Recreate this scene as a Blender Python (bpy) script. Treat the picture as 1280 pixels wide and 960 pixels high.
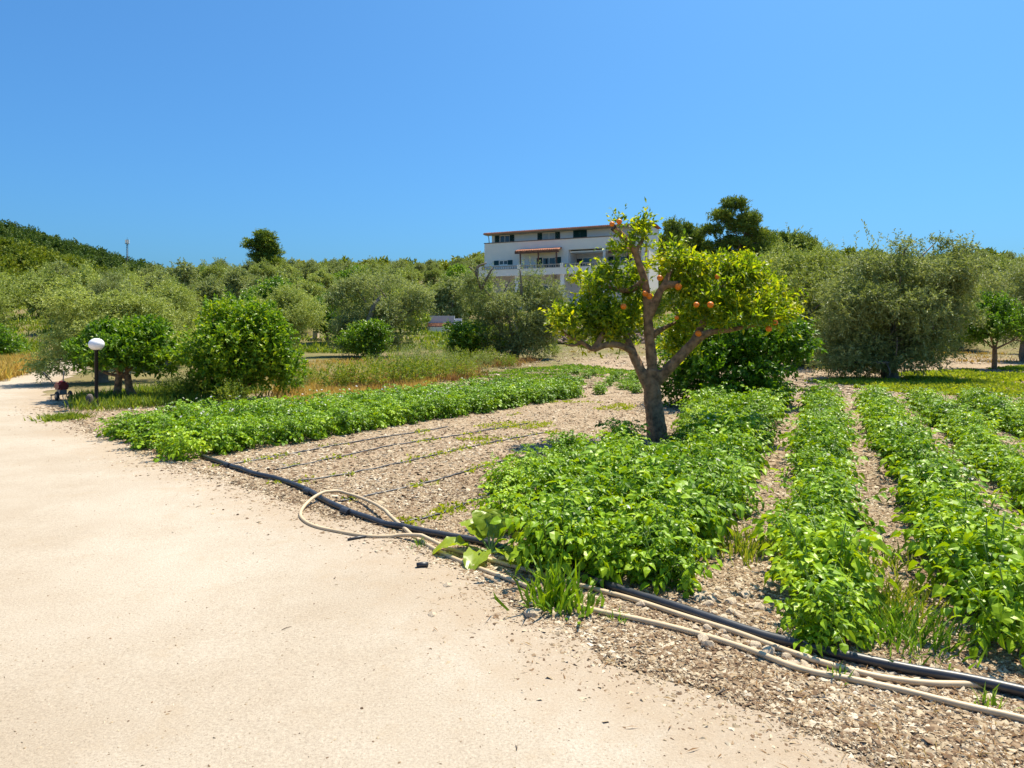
import bpy, bmesh, math, random
import numpy as np
from mathutils import Vector, Matrix, Euler

for o in list(bpy.data.objects): bpy.data.objects.remove(o)
S = bpy.context.scene
COL = S.collection
R = math.radians

# ------------------------------------------------------------------ camera, sky, sun, exposure
F, HOR, CH = 850.0, 405.0, 1.6           # focal length (px of 1280), horizon row, eye height (m)
cam = bpy.data.cameras.new('camera'); camo = bpy.data.objects.new('camera', cam); COL.objects.link(camo)
camo.location = (0, 0, CH); camo.rotation_euler = (R(90), 0, 0)
cam.sensor_width = 36; cam.lens = 36 * F / 1280; cam.shift_y = (HOR - 480) / 1280
cam.clip_start = .05; cam.clip_end = 6000
S.camera = camo
SUN_EL, SUN_AZ = 65, 40                   # azimuth clockwise from +Y
SKY_GAMMA, SKY_TINT = .9, (.25, .57, .87)
W = bpy.data.worlds.new('World'); S.world = W; W.use_nodes = True
nt = W.node_tree
bg = nt.nodes['Background']; sk = nt.nodes.new('ShaderNodeTexSky')
sk.sky_type = 'NISHITA'; sk.sun_disc = False
sk.sun_elevation = R(SUN_EL); sk.sun_rotation = R(SUN_AZ)
sk.altitude = 100; sk.air_density = 1.0; sk.dust_density = 2.5; sk.ozone_density = 2.0
gm = nt.nodes.new('ShaderNodeGamma'); gm.inputs[1].default_value = SKY_GAMMA; tn_ = nt.nodes.new('ShaderNodeMix'); tn_.data_type = 'RGBA'; tn_.blend_type = 'MULTIPLY'; tn_.inputs[0].default_value = 1
tn_.inputs[7].default_value = (*SKY_TINT, 1)
nt.links.new(sk.outputs[0], gm.inputs[0]); nt.links.new(gm.outputs[0], tn_.inputs[6]); nt.links.new(tn_.outputs[2], bg.inputs[0]); bg.inputs[1].default_value = .13
sl = bpy.data.lights.new('sun', 'SUN'); so = bpy.data.objects.new('sun', sl); COL.objects.link(so)
sl.energy = 4.8; sl.angle = R(.53); sl.color = (1, .90, .73)
sdir = Vector((math.sin(R(SUN_AZ)) * math.cos(R(SUN_EL)), math.cos(R(SUN_AZ)) * math.cos(R(SUN_EL)), math.sin(R(SUN_EL))))
so.rotation_euler = sdir.to_track_quat('Z', 'Y').to_euler(); so.location = (30, 15, 60)
S.view_settings.view_transform = 'Standard'; S.view_settings.look = 'None'
S.view_settings.gamma = 1; S.view_settings.use_curve_mapping = False
S.view_settings.exposure = .84
S.render.engine = 'CYCLES'
S.cycles.max_bounces = 6; S.cycles.transparent_max_bounces = 6

# ------------------------------------------------------------------ helpers
rng = np.random.default_rng(7); random.seed(7)
def px(x, y, z=0.0):
    "photo pixel -> point on the horizontal plane z"
    Y = (CH - z) * F / (y - HOR); return np.array([(x - 640) / F * Y, Y, z])
def at(x, y, Y):
    "photo pixel -> point at distance Y"
    return np.array([(x - 640) / F * Y, Y, CH - (y - HOR) / F * Y])
def smooth(a, b, x):
    t = np.clip((x - a) / (b - a), 0, 1); return t * t * (3 - 2 * t)
PR = np.array([[-60,0],[19,0],[30,.12],[36,.25],[45,.9],[60,1.8],[75,2.8],[100,6.2],[150,14],[190,17],[260,18],[600,10],[3000,0]], float)
def g(x, y):
    x = np.asarray(x, float); y = np.asarray(y, float)
    w = .2 + .8 * smooth(-112, -40, x)
    z = (np.interp(y, PR[:, 0], PR[:, 1]) + smooth(-3, -22, x) * np.interp(y, [36,50,75,100,150,200], [0,.8,1.5,.6,-2.0,-3.0])) * w
    z = z + np.interp(x, [-1200,-700,-320,-205,-120,-50], [60,84,57,22,6,0]) * np.exp(-((y - 430) / 125) ** 2)
    z = z + np.interp(x, [-900,-400,-173,-151,-132,-117,-85], [30,48,21,14.5,6,1.5,0]) * np.exp(-((y - 230) / 65) ** 2)
    und = np.sin(x * .21 + 1) * np.cos(y * .17) * .25 + np.sin(x * .6 + y * .43) * .08
    z = z + und * smooth(24, 45, np.hypot(x, y))
    z = z + (np.sin(x * 1.7 + .6 * y) * np.cos(y * 1.3 - .4 * x)) * .010
    return z
def gz(x, y): return float(g(x, y))

def new_mesh(name, verts, faces, smooth_=False):
    "faces: list of (m,k) int arrays"
    me = bpy.data.meshes.new(name)
    verts = np.asarray(verts, np.float32)
    me.vertices.add(len(verts)); me.vertices.foreach_set('co', verts.ravel())
    if isinstance(faces, np.ndarray): faces = [faces]
    faces = [np.asarray(f, np.int32) for f in faces if len(f)]
    loops = np.concatenate([f.ravel() for f in faces])
    tot = np.concatenate([np.full(len(f), f.shape[1], np.int32) for f in faces])
    st = np.concatenate([[0], np.cumsum(tot)[:-1]]).astype(np.int32)
    me.loops.add(len(loops)); me.loops.foreach_set('vertex_index', loops)
    me.polygons.add(len(tot)); me.polygons.foreach_set('loop_start', st)
    try: me.polygons.foreach_set('loop_total', tot)
    except Exception: pass
    me.polygons.foreach_set('use_smooth', np.full(len(tot), bool(smooth_)))
    me.update(calc_edges=True); me.validate()
    return me
class MB:
    "mesh builder: collects quads, triangles"
    def __init__(s): s.v = []; s.q = []; s.t = []; s.n = 0
    def add(s, v, q=None, t=None):
        v = np.asarray(v, float).reshape(-1, 3)
        if q is not None and len(q): s.q.append(np.asarray(q, int).reshape(-1, 4) + s.n)
        if t is not None and len(t): s.t.append(np.asarray(t, int).reshape(-1, 3) + s.n)
        s.v.append(v); s.n += len(v)
    def box(s, a, b):
        x0, y0, z0 = a; x1, y1, z1 = b
        v = [(x0,y0,z0),(x1,y0,z0),(x1,y1,z0),(x0,y1,z0),(x0,y0,z1),(x1,y0,z1),(x1,y1,z1),(x0,y1,z1)]
        s.add(v, [(0,3,2,1),(4,5,6,7),(0,1,5,4),(1,2,6,5),(2,3,7,6),(3,0,4,7)]); return s
    def tube(s, pts, rad, k=8, wob=0, cap=True):
        pts = np.asarray(pts, float); n = len(pts); rad = np.broadcast_to(np.asarray(rad, float), (n,))
        tan = np.gradient(pts, axis=0); tan /= np.linalg.norm(tan, axis=1)[:, None] + 1e-9
        ref = np.array([0, 0, 1.]) if abs(tan[:, 2]).mean() < .8 else np.array([1., 0, 0])
        u = np.cross(tan, ref); u /= np.linalg.norm(u, axis=1)[:, None] + 1e-9
        w = np.cross(tan, u)
        a = np.arange(k) / k * 2 * math.pi
        rr = rad[:, None] * (1 + (wob * rng.standard_normal((n, k)) if wob else 0))
        v = pts[:, None] + u[:, None] * (np.cos(a)[None, :, None] * rr[..., None]) + w[:, None] * (np.sin(a)[None, :, None] * rr[..., None])
        v = v.reshape(-1, 3); i = np.arange(n - 1)[:, None] * k; j = np.arange(k)[None]
        q = np.stack([i + j, i + (j + 1) % k, i + k + (j + 1) % k, i + k + j], -1).reshape(-1, 4)
        t = []
        if cap:
            v = np.vstack([v, pts[:1], pts[-1:]]); c0, c1 = n * k, n * k + 1
            for b in range(k):
                t.append((c0, (b + 1) % k, b)); t.append((c1, (n - 1) * k + b, (n - 1) * k + (b + 1) % k))
        s.add(v, q, t); return s
    def ball(s, c, r, nu=10, nv=6, sq=(1,1,1)):
        th = np.linspace(0, math.pi, nv + 1); ph = np.arange(nu) / nu * 2 * math.pi
        v = np.stack([np.sin(th)[:, None] * np.cos(ph), np.sin(th)[:, None] * np.sin(ph), np.cos(th)[:, None] + 0 * ph], -1) * r * np.array(sq) + np.array(c)
        i = np.arange(nv)[:, None] * nu; j = np.arange(nu)[None]
        q = np.stack([i + j, i + nu + j, i + nu + (j + 1) % nu, i + (j + 1) % nu], -1).reshape(-1, 4)
        s.add(v.reshape(-1, 3), q); return s
    def lathe(s, prof, k=12, c=(0, 0, 0)):
        pts = np.array([(c[0], c[1], c[2] + z) for r, z in prof]); return s.tube_v(pts, [r for r, z in prof], k)
    def tube_v(s, pts, rad, k):
        n = len(pts); a = np.arange(k) / k * 2 * math.pi
        v = np.stack([pts[:, None, 0] + np.cos(a) * np.array(rad)[:, None], pts[:, None, 1] + np.sin(a) * np.array(rad)[:, None], pts[:, None, 2] + 0 * a], -1).reshape(-1, 3)
        i = np.arange(n - 1)[:, None] * k; j = np.arange(k)[None]
        s.add(v, np.stack([i + j, i + (j + 1) % k, i + k + (j + 1) % k, i + k + j], -1).reshape(-1, 4)); return s
    def mesh(s, name, sm=False):
        f = []
        if s.q: f.append(np.concatenate(s.q))
        if s.t: f.append(np.concatenate(s.t))
        return new_mesh(name, np.concatenate(s.v), f, sm)
    def build(s, name, mat, parent=None, sm=False): return obj(name, s.mesh(name, sm), mat, parent)
def obj(name, me, mat=None, parent=None, loc=None, rz=None):
    o = bpy.data.objects.new(name, me); COL.objects.link(o)
    if mat is not None and not me.materials: me.materials.append(mat)
    if parent is not None: o.parent = parent
    if loc is not None: o.location = loc
    if rz is not None: o.rotation_euler = (0, 0, rz)
    return o
def tag(o, label=None, cat=None, group=None, kind=None):
    if label: o['label'] = label
    if cat: o['category'] = cat
    if group: o['group'] = group
    if kind: o['kind'] = kind
    return o
def thing(name, label, cat, loc=(0, 0, 0), rz=0, group=None):
    o = bpy.data.objects.new(name, None); COL.objects.link(o); o.empty_display_size = .1
    o.location = loc; o.rotation_euler = (0, 0, rz); return tag(o, label, cat, group)
def copy_tree(o, parent=None):
    c = o.copy(); COL.objects.link(c); c.parent = parent
    for ch in KIDS.get(o.name, []): copy_tree(ch, c)
    return c
KIDS = {}
def spline(pts, n):
    "Catmull-Rom through points"
    P = np.asarray(pts, float); P = np.vstack([2 * P[0] - P[1], P, 2 * P[-1] - P[-2]])
    d = np.r_[0, np.cumsum(np.linalg.norm(np.diff(P[1:-1], axis=0), axis=1))]
    out = []
    for s in np.linspace(0, d[-1], n):
        k = min(np.searchsorted(d, s, 'right') - 1, len(d) - 2); t = (s - d[k]) / (d[k + 1] - d[k] + 1e-9)
        p0, p1, p2, p3 = P[k:k + 4]
        out.append(.5 * (2 * p1 + (p2 - p0) * t + (2 * p0 - 5 * p1 + 4 * p2 - p3) * t * t + (3 * p1 - p0 - 3 * p2 + p3) * t ** 3))
    return np.array(out)
def nrm(a): return a / (np.linalg.norm(a, axis=-1, keepdims=True) + 1e-9)

# ------------------------------------------------------------------ materials
def mat(name):
    m = bpy.data.materials.new(name); m.use_nodes = True
    return m, m.node_tree.nodes, m.node_tree.links, m.node_tree.nodes['Principled BSDF']
def ramp(N, stops):
    r = N.new('ShaderNodeValToRGB'); e = r.color_ramp.elements
    while len(e) < len(stops): e.new(.5)
    for el, (p, c) in zip(e, stops): el.position = p; el.color = (*c, 1)
    return r
def noise(N, L, scale, det=4, vec=None, rough=.55):
    n = N.new('ShaderNodeTexNoise'); n.inputs['Scale'].default_value = scale; n.inputs['Detail'].default_value = det; n.inputs['Roughness'].default_value = rough
    if vec is not None: L.new(vec, n.inputs['Vector'])
    return n
def mixc(N, L, a, b, f, mode='MIX'):
    m = N.new('ShaderNodeMix'); m.data_type = 'RGBA'; m.blend_type = mode
    for s, v in ((m.inputs[6], a), (m.inputs[7], b), (m.inputs[0], f)):
        if hasattr(v, 'is_output'): L.new(v, s)
        elif isinstance(v, (int, float)): s.default_value = v
        else: s.default_value = (*v, 1)
    return m.outputs[2]
def plain(name, c, rough=.6, var=.15, scale=6, metal=0, bump=0, spec=.5):
    m, N, L, B = mat(name)
    geo = N.new('ShaderNodeTexCoord'); n = noise(N, L, scale, 5, geo.outputs['Object'])
    d = tuple(x * (1 - var) for x in c); u = tuple(min(1, x * (1 + var)) for x in c)
    r = ramp(N, [(.3, d), (.7, u)]); L.new(n.outputs[0], r.inputs[0]); L.new(r.outputs[0], B.inputs['Base Color'])
    B.inputs['Roughness'].default_value = rough; B.inputs['Metallic'].default_value = metal; B.inputs['Specular IOR Level'].default_value = spec
    if bump:
        b = N.new('ShaderNodeBump'); b.inputs['Strength'].default_value = bump; b.inputs['Distance'].default_value = .02
        n2 = noise(N, L, scale * 6, 6, geo.outputs['Object']); L.new(n2.outputs[0], b.inputs['Height']); L.new(b.outputs[0], B.inputs['Normal'])
    return m
def leafmat(name, cols, trans=.4, tcol=(1.5, 1.35, .5), rough=.45, spec=.4, clump=1.2, ob=.12):
    m, N, L, B = mat(name)
    ge = N.new('ShaderNodeNewGeometry')
    r = ramp(N, [(i / (len(cols) - 1), c) for i, c in enumerate(cols)])
    n = noise(N, L, clump, 2, ge.outputs['Position'])
    oi = N.new('ShaderNodeObjectInfo')
    mx = N.new('ShaderNodeMath'); mx.operation = 'MULTIPLY_ADD'; L.new(ge.outputs['Random Per Island'], mx.inputs[0]); mx.inputs[1].default_value = .62
    ad = N.new('ShaderNodeMath'); ad.operation = 'MULTIPLY_ADD'; L.new(n.outputs[0], ad.inputs[0]); ad.inputs[1].default_value = .9; ad.inputs[2].default_value = -.26
    L.new(ad.outputs[0], mx.inputs[2])
    a2 = N.new('ShaderNodeMath'); a2.operation = 'MULTIPLY_ADD'; L.new(oi.outputs['Random'], a2.inputs[0]); a2.inputs[1].default_value = ob * 2
    a3 = N.new('ShaderNodeMath'); a3.operation = 'SUBTRACT'; L.new(mx.outputs[0], a3.inputs[0]); a3.inputs[1].default_value = ob
    L.new(a3.outputs[0], a2.inputs[2]); L.new(a2.outputs[0], r.inputs[0])
    L.new(r.outputs[0], B.inputs['Base Color']); B.inputs['Roughness'].default_value = rough; B.inputs['Specular IOR Level'].default_value = spec
    t = N.new('ShaderNodeBsdfTranslucent'); tc = mixc(N, L, r.outputs[0], tcol, 1.0, 'MULTIPLY'); L.new(tc, t.inputs[0])
    ms = N.new('ShaderNodeMixShader'); ms.inputs[0].default_value = trans
    L.new(B.outputs[0], ms.inputs[1]); L.new(t.outputs[0], ms.inputs[2]); L.new(ms.outputs[0], N['Material Output'].inputs[0])
    return m
M = {}
M['orange_leaf'] = leafmat('orange_leaf', [(0.048,0.092,0.010),(0.120,0.201,0.012),(0.284,0.354,0.012),(0.590,0.522,0.018)], .5, (1.5,1.5,.5), .42, .35, 2.2)
M['citrus_leaf'] = leafmat('citrus_leaf', [(0.037,0.095,0.012),(0.083,0.178,0.012),(0.166,0.292,0.016),(0.386,0.460,0.020)], .36, (1.5,1.5,.5), .42, .32, 1.5)
M['lemon_leaf'] = leafmat('lemon_leaf', [(0.037,0.102,0.013),(0.088,0.192,0.015),(0.175,0.288,0.022),(0.300,0.384,0.033)], .4, (1.5,1.5,.5), .35, .5, 1.0)
M['olive_leaf'] = leafmat('olive_leaf', [(0.107,0.138,0.044),(0.193,0.240,0.075),(0.300,0.342,0.129),(0.483,0.525,0.259)], .3, (1.3,1.3,.6), .5, .3, .9)
M['olive_pale'] = leafmat('olive_pale', [(0.134,0.173,0.035),(0.239,0.293,0.063),(0.345,0.405,0.107),(0.517,0.557,0.189)], .3, (1.3,1.3,.6), .5, .3, .6)
M['pine_leaf'] = leafmat('pine_leaf', [(0.073,0.123,0.026),(0.136,0.208,0.037),(0.247,0.308,0.045),(0.464,0.457,0.056)], .2, (1.3,1.3,.5), .6, .2, .35)
M['wood_leaf'] = leafmat('wood_leaf', [(0.042,0.082,0.020),(0.078,0.134,0.025),(0.142,0.196,0.032),(0.252,0.275,0.043)], .2, (1.3,1.3,.5), .6, .2, .04)
M['spur_leaf'] = leafmat('spur_leaf', [(0.067,0.108,0.017),(0.134,0.184,0.019),(0.246,0.281,0.026),(0.381,0.378,0.036)], .25, (1.3,1.3,.5), .6, .2, .06)
M['maquis_leaf'] = leafmat('maquis_leaf', [(0.080,0.122,0.019),(0.161,0.210,0.024),(0.295,0.310,0.030),(0.538,0.443,0.042)], .3, (1.3,1.3,.5), .55, .3, .25)
M['potato_leaf'] = leafmat('potato_leaf', [(0.033,0.080,0.003),(0.114,0.235,0.007),(0.234,0.400,0.009),(0.393,0.545,0.022)], .30, (1.6,1.35,.3), .4, .28, 1.8)
M['chard_leaf'] = leafmat('chard_leaf', [(0.184,0.286,0.015),(0.276,0.374,0.020),(0.391,0.440,0.025)], .45, (1.3,1.3,.4), .35, .5, 3)
M['weed_leaf'] = leafmat('weed_leaf', [(.06,.12,.015),(.14,.22,.02),(.26,.30,.03),(.34,.34,.05)], .4, (1.3,1.3,.5), .5, .3, 2)
M['grass_leaf'] = leafmat('grass_leaf', [(.06,.15,.015),(.12,.24,.02),(.2,.32,.03),(.26,.34,.06)], .4, (1.3,1.3,.5), .45, .3, 3)
M['yellow_weed'] = leafmat('yellow_weed', [(.14,.22,.02),(.26,.33,.025),(.38,.42,.03),(.45,.45,.06)], .4, (1.3,1.3,.5), .5, .3, 2)
M['straw'] = leafmat('straw', [(.30,.20,.07),(.46,.31,.08),(.55,.40,.10),(.34,.34,.06)], .3, (1.2,1.1,.7), .7, .2, .9)
M['russet'] = leafmat('russet', [(.13,.07,.035),(.22,.12,.05),(.3,.17,.07),(.32,.24,.08)], .3, (1.2,1.1,.7), .7, .2, .9)
M['vine_leaf'] = leafmat('vine_leaf', [(.12,.2,.015),(.22,.3,.02),(.34,.4,.03)], .45, (1.3,1.3,.4), .4, .4, 2)
M['petal'] = leafmat('petal', [(.75,.72,.68),(.85,.83,.8)], .3, (1,1,1), .6, .2)
M['stem'] = plain('stem', (.17,.27,.05), .5, .3)
M['bark'] = plain('bark', (.29,.165,.085), .9, .6, 14, bump=1.0)
M['olive_bark'] = plain('olive_bark', (.20,.165,.125), .9, .4, 5, bump=.9)
M['pine_bark'] = plain('pine_bark', (.16,.11,.075), .95, .35, 4, bump=.6)
M['cut_wood'] = plain('cut_wood', (.05,.035,.025), .9, .3, 20)
M['orange_fruit'] = plain('orange_fruit', (.85,.20,.006), .42, .12, 25, bump=.15)
M['black_pipe'] = plain('black_pipe', (.028,.03,.036), .42, .3, 12, spec=.6)
M['hose'] = plain('hose', (.55,.42,.26), .5, .18, 5)
M['white_paint'] = plain('white_paint', (.93,.83,.72), .7, .04, .7)
M['cream_paint'] = plain('cream_paint', (.74,.62,.52), .8, .06, .6)
M['stone_trim'] = plain('stone_trim', (.42,.36,.30), .8, .15, 3)
M['coping'] = plain('coping', (.22,.15,.12), .85, .2, 3)
M['terracotta'] = plain('terracotta', (.42,.17,.10), .85, .25, 2)
M['green_shutter'] = plain('green_shutter', (.012,.06,.05), .5, .2, 2)
M['brown_wood'] = plain('brown_wood', (.15,.065,.04), .6, .25, 3)
M['dark_glass'] = plain('dark_glass', (.03,.035,.04), .08, .1, 2, spec=.8)
M['curtain'] = plain('curtain', (.55,.55,.52), .8, .1, 2)
M['grey_paint'] = plain('grey_paint', (.50,.50,.52), .7, .08, 1)
M['brick'] = plain('brick', (.36,.17,.11), .85, .25, 5)
M['black_metal'] = plain('black_metal', (.014,.014,.015), .55, .2, 8, spec=.2)
M['grey_metal'] = plain('grey_metal', (.20,.21,.22), .5, .2, 3, metal=.5)
M['red_paint'] = plain('red_paint', (.17,.014,.018), .45, .15, 5)
M['rubber'] = plain('rubber', (.03,.03,.03), .8, .2, 8)
M['limestone'] = plain('limestone', (.56,.45,.32), .9, .25, 9, bump=.5)
M['grey_stump'] = plain('grey_stump', (.12,.10,.09), .9, .3, 9, bump=.6)
M['twig'] = plain('twig', (.10,.065,.04), .9, .3, 20)
# lamp globe: white opal plastic
m, N, L, B = mat('opal'); B.inputs['Base Color'].default_value = (.85,.84,.85,1); B.inputs['Roughness'].default_value = .25
B.inputs['Subsurface Weight'].default_value = .2; B.inputs['Subsurface Radius'].default_value = (.1,.1,.1); M['opal'] = m
# chips of bark and stone: one colour for each chip
def chipmat(name, cols):
    m, N, L, B = mat(name); ge = N.new('ShaderNodeNewGeometry'); r = ramp(N, [(i / (len(cols) - 1), c) for i, c in enumerate(cols)])
    n = noise(N, L, .8, 3, ge.outputs['Position']); a = N.new('ShaderNodeMath'); a.operation = 'MULTIPLY_ADD'
    L.new(ge.outputs['Random Per Island'], a.inputs[0]); a.inputs[1].default_value = .8
    b = N.new('ShaderNodeMath'); b.operation = 'MULTIPLY_ADD'; L.new(n.outputs[0], b.inputs[0]); b.inputs[1].default_value = .6; b.inputs[2].default_value = -.2
    L.new(b.outputs[0], a.inputs[2]); L.new(a.outputs[0], r.inputs[0]); L.new(r.outputs[0], B.inputs['Base Color']); B.inputs['Roughness'].default_value = .9
    B.inputs['Specular IOR Level'].default_value = .2
    return m
M['chips'] = chipmat('chips', [(.08,.05,.03),(.21,.135,.08),(.35,.265,.165),(.47,.38,.26),(.68,.60,.47)])

# soil of the fields and of the slope
m, N, L, B = mat('soil')
ge = N.new('ShaderNodeNewGeometry'); P = ge.outputs['Position']
vo = N.new('ShaderNodeTexVoronoi'); vo.inputs['Scale'].default_value = 38; L.new(P, vo.inputs['Vector'])
sep = N.new('ShaderNodeSeparateColor'); L.new(vo.outputs['Color'], sep.inputs[0])
chip = ramp(N, [(0,(.19,.13,.08)),(.4,(.34,.255,.165)),(.75,(.45,.36,.25)),(1,(.55,.47,.36))]); L.new(sep.outputs[0], chip.inputs[0])
n1 = noise(N, L, 2.5, 6, P); soilr = ramp(N, [(.3,(.23,.155,.095)),(.7,(.39,.29,.19))]); L.new(n1.outputs[0], soilr.inputs[0])
n2 = noise(N, L, 9, 5, P, .7); r2 = ramp(N, [(.42,(0,0,0)),(.6,(1,1,1))]); L.new(n2.outputs[0], r2.inputs[0])
field = mixc(N, L, soilr.outputs[0], chip.outputs[0], r2.outputs[0])
n3 = noise(N, L, .22, 6, P, .65); r3 = ramp(N, [(.34,(.30,.21,.12)),(.45,(.27,.22,.09)),(.55,(.17,.18,.05)),(.72,(.10,.14,.03))]); L.new(n3.outputs[0], r3.inputs[0])
n4 = noise(N, L, 6, 5, P, .7); slope = mixc(N, L, r3.outputs[0], (.12,.10,.05), n4.outputs[0], 'MIX')
at_ = N.new('ShaderNodeAttribute'); at_.attribute_name = 'zone'; sz = N.new('ShaderNodeSeparateColor'); L.new(at_.outputs['Color'], sz.inputs[0])
c0 = mixc(N, L, slope, field, sz.outputs[0])
n5 = noise(N, L, 3.2, 6, P, .75); fr = ramp(N, [(.45,(.07,.10,.02)),(.62,(.20,.24,.03))]); L.new(n5.outputs[0], fr.inputs[0])
c1 = mixc(N, L, c0, fr.outputs[0], sz.outputs[1]); L.new(c1, B.inputs['Base Color']); B.inputs['Roughness'].default_value = .95; B.inputs['Specular IOR Level'].default_value = .1
bp = N.new('ShaderNodeBump'); bp.inputs['Strength'].default_value = .8; bp.inputs['Distance'].default_value = .03
n6 = noise(N, L, 26, 8, P, .7); L.new(n6.outputs[0], bp.inputs['Height']); L.new(bp.outputs[0], B.inputs['Normal']); M['soil'] = m
# pale beaten road
m, N, L, B = mat('road')
ge = N.new('ShaderNodeNewGeometry'); P = ge.outputs['Position']
n1 = noise(N, L, .55, 6, P, .6); r1 = ramp(N, [(.3,(.37,.30,.22)),(.5,(.43,.365,.285)),(.7,(.49,.43,.35))]); L.new(n1.outputs[0], r1.inputs[0])
n2 = noise(N, L, 85, 8, P, .95); r2 = ramp(N, [(.36,(.34,.32,.30)),(.45,(.84,.83,.82)),(.55,(1,1,1)),(.64,(1.35,1.35,1.35))]); L.new(n2.outputs[0], r2.inputs[0])
c = mixc(N, L, r1.outputs[0], r2.outputs[0], 1.0, 'MULTIPLY')
n3 = noise(N, L, 3.1, 6, P, .7); r3 = ramp(N, [(.56,(0,0,0)),(.75,(1,1,1))]); L.new(n3.outputs[0], r3.inputs[0])
mm = N.new('ShaderNodeMath'); mm.operation = 'MULTIPLY'; L.new(r3.outputs[0], mm.inputs[0]); mm.inputs[1].default_value = .5
c = mixc(N, L, c, (.36,.28,.19), mm.outputs[0])
at_ = N.new('ShaderNodeAttribute'); at_.attribute_name = 'zone'; sz = N.new('ShaderNodeSeparateColor'); L.new(at_.outputs['Color'], sz.inputs[0])
n7 = noise(N, L, 5, 6, P, .75); em = N.new('ShaderNodeMath'); em.operation = 'MULTIPLY_ADD'; L.new(n7.outputs[0], em.inputs[0]); em.inputs[1].default_value = 1.6
e2 = N.new('ShaderNodeMath'); e2.operation = 'SUBTRACT'; L.new(sz.outputs[0], e2.inputs[0]); e2.inputs[1].default_value = .95; L.new(e2.outputs[0], em.inputs[2]); em.use_clamp = True
c = mixc(N, L, c, (.36,.275,.19), em.outputs[0])
L.new(c, B.inputs['Base Color']); B.inputs['Roughness'].default_value = .95; B.inputs['Specular IOR Level'].default_value = .15
bp = N.new('ShaderNodeBump'); bp.inputs['Strength'].default_value = .55; bp.inputs['Distance'].default_value = .012
n6 = noise(N, L, 60, 8, P, .75); L.new(n6.outputs[0], bp.inputs['Height']); L.new(bp.outputs[0], B.inputs['Normal']); M['road'] = m

# ------------------------------------------------------------------ ground and road
RE = np.array([(14,-14),(7,-4.5),(4.1,-.6),(2.6,1.1),(1.42,2.45),(.95,2.9),(.52,3.25),(.0,3.85),(-.42,4.5),(-.95,5.2),(-1.55,5.75),(-2.5,6.6),(-3.6,7.55),(-4.7,8.6),(-6.0,9.9),(-7.2,11.2),(-9.2,13.6),(-11.0,16.2),(-13.2,20.2),(-15.2,25),(-17.5,31),(-21,38)], float)  # right edge of the road
RL = RE + np.interp(RE[:, 1], [-14,2,9,16,22,38], [9,8.5,6.4,4.4,3.1,3.0])[:, None] * np.array([-.86, -.5])
RL[-5:] += np.array([[0,.2],[.0,.9],[0,1.4],[0,1.6],[0,1.6]])
rs = spline(np.c_[RE, 0 * RE[:, 0]], 420)[:, :2]; ls = spline(np.c_[RL, 0 * RL[:, 0]], 420)[:, :2]
def road_edge_x(y): return np.interp(y, RE[:, 1], RE[:, 0])
def on_road(x, y, m=0.0):
    xl = np.interp(y, RL[:, 1], RL[:, 0]); return (x < road_edge_x(y) - m) & (x > xl + m)
def axis(lo, hi, n, k):
    a, b = math.asinh(lo / k), math.asinh(hi / k); return k * np.sinh(np.linspace(a, b, n))
gx = axis(-1500, 1500, 380, 4.0); gy = axis(-60, 2600, 380, 5.0)
XX, YY = np.meshgrid(gx, gy); ZZ = g(XX, YY)
n_ = len(gx); i = np.arange(len(gy) - 1)[:, None] * n_; j = np.arange(n_ - 1)[None]
me = new_mesh('ground', np.stack([XX, YY, ZZ], -1).reshape(-1, 3), np.stack([i + j, i + j + 1, i + n_ + j + 1, i + n_ + j], -1).reshape(-1, 4), True)
zone = np.zeros((XX.size, 4), np.float32); zone[:, 3] = 1
fx, fy = XX.ravel(), YY.ravel()
bandN = np.sin(fx * .9) * .8 + np.sin(fx * 2.3 + 1) * .4
zone[:, 0] = (1 - smooth(16, 21, fy + bandN - .25 * fx)) 
zone[:, 0] = np.maximum(zone[:, 0], (smooth(1.2, 3.5, fx) * (1 - smooth(27, 33, fy + bandN))))
zone[:, 1] = smooth(120, 200, np.hypot(fx, fy)) 
ca = me.color_attributes.new('zone', 'FLOAT_COLOR', 'POINT'); ca.data.foreach_set('color', zone.ravel())
tag(obj('ground', me, M['soil']), kind='structure')
nu = 46; t = np.linspace(0, 1, nu) ** 1.0
wob = np.interp(np.arange(420), np.linspace(0, 419, 160), rng.uniform(-.16, .16, 160)) + np.interp(np.arange(420), np.linspace(0, 419, 420), rng.uniform(-.03, .03, 420))
d = nrm(rs - ls); rr = rs + d * wob[:, None]
t = 1 - (1 - t) ** 1.6
rv = ls[:, None] * (1 - t)[None, :, None] + rr[:, None] * t[None, :, None]
rz_ = g(rv[..., 0], rv[..., 1]) + .007
i = np.arange(419)[:, None] * nu; j = np.arange(nu - 1)[None]
me = new_mesh('road', np.concatenate([rv, rz_[..., None]], -1).reshape(-1, 3), np.stack([i + j + 1, i + j, i + nu + j, i + nu + j + 1][::-1], -1).reshape(-1, 4), True)
zn = np.zeros((420, nu, 4), np.float32); wd = np.linalg.norm(rs - ls, axis=1)
zn[..., 0] = smooth(1.1, 0.0, (1 - t)[None] * wd[:, None]) * .8; zn[..., 3] = 1
ca = me.color_attributes.new('zone', 'FLOAT_COLOR', 'POINT'); ca.data.foreach_set('color', zn.ravel())
tag(obj('road', me, M['road']), kind='structure')

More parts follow.
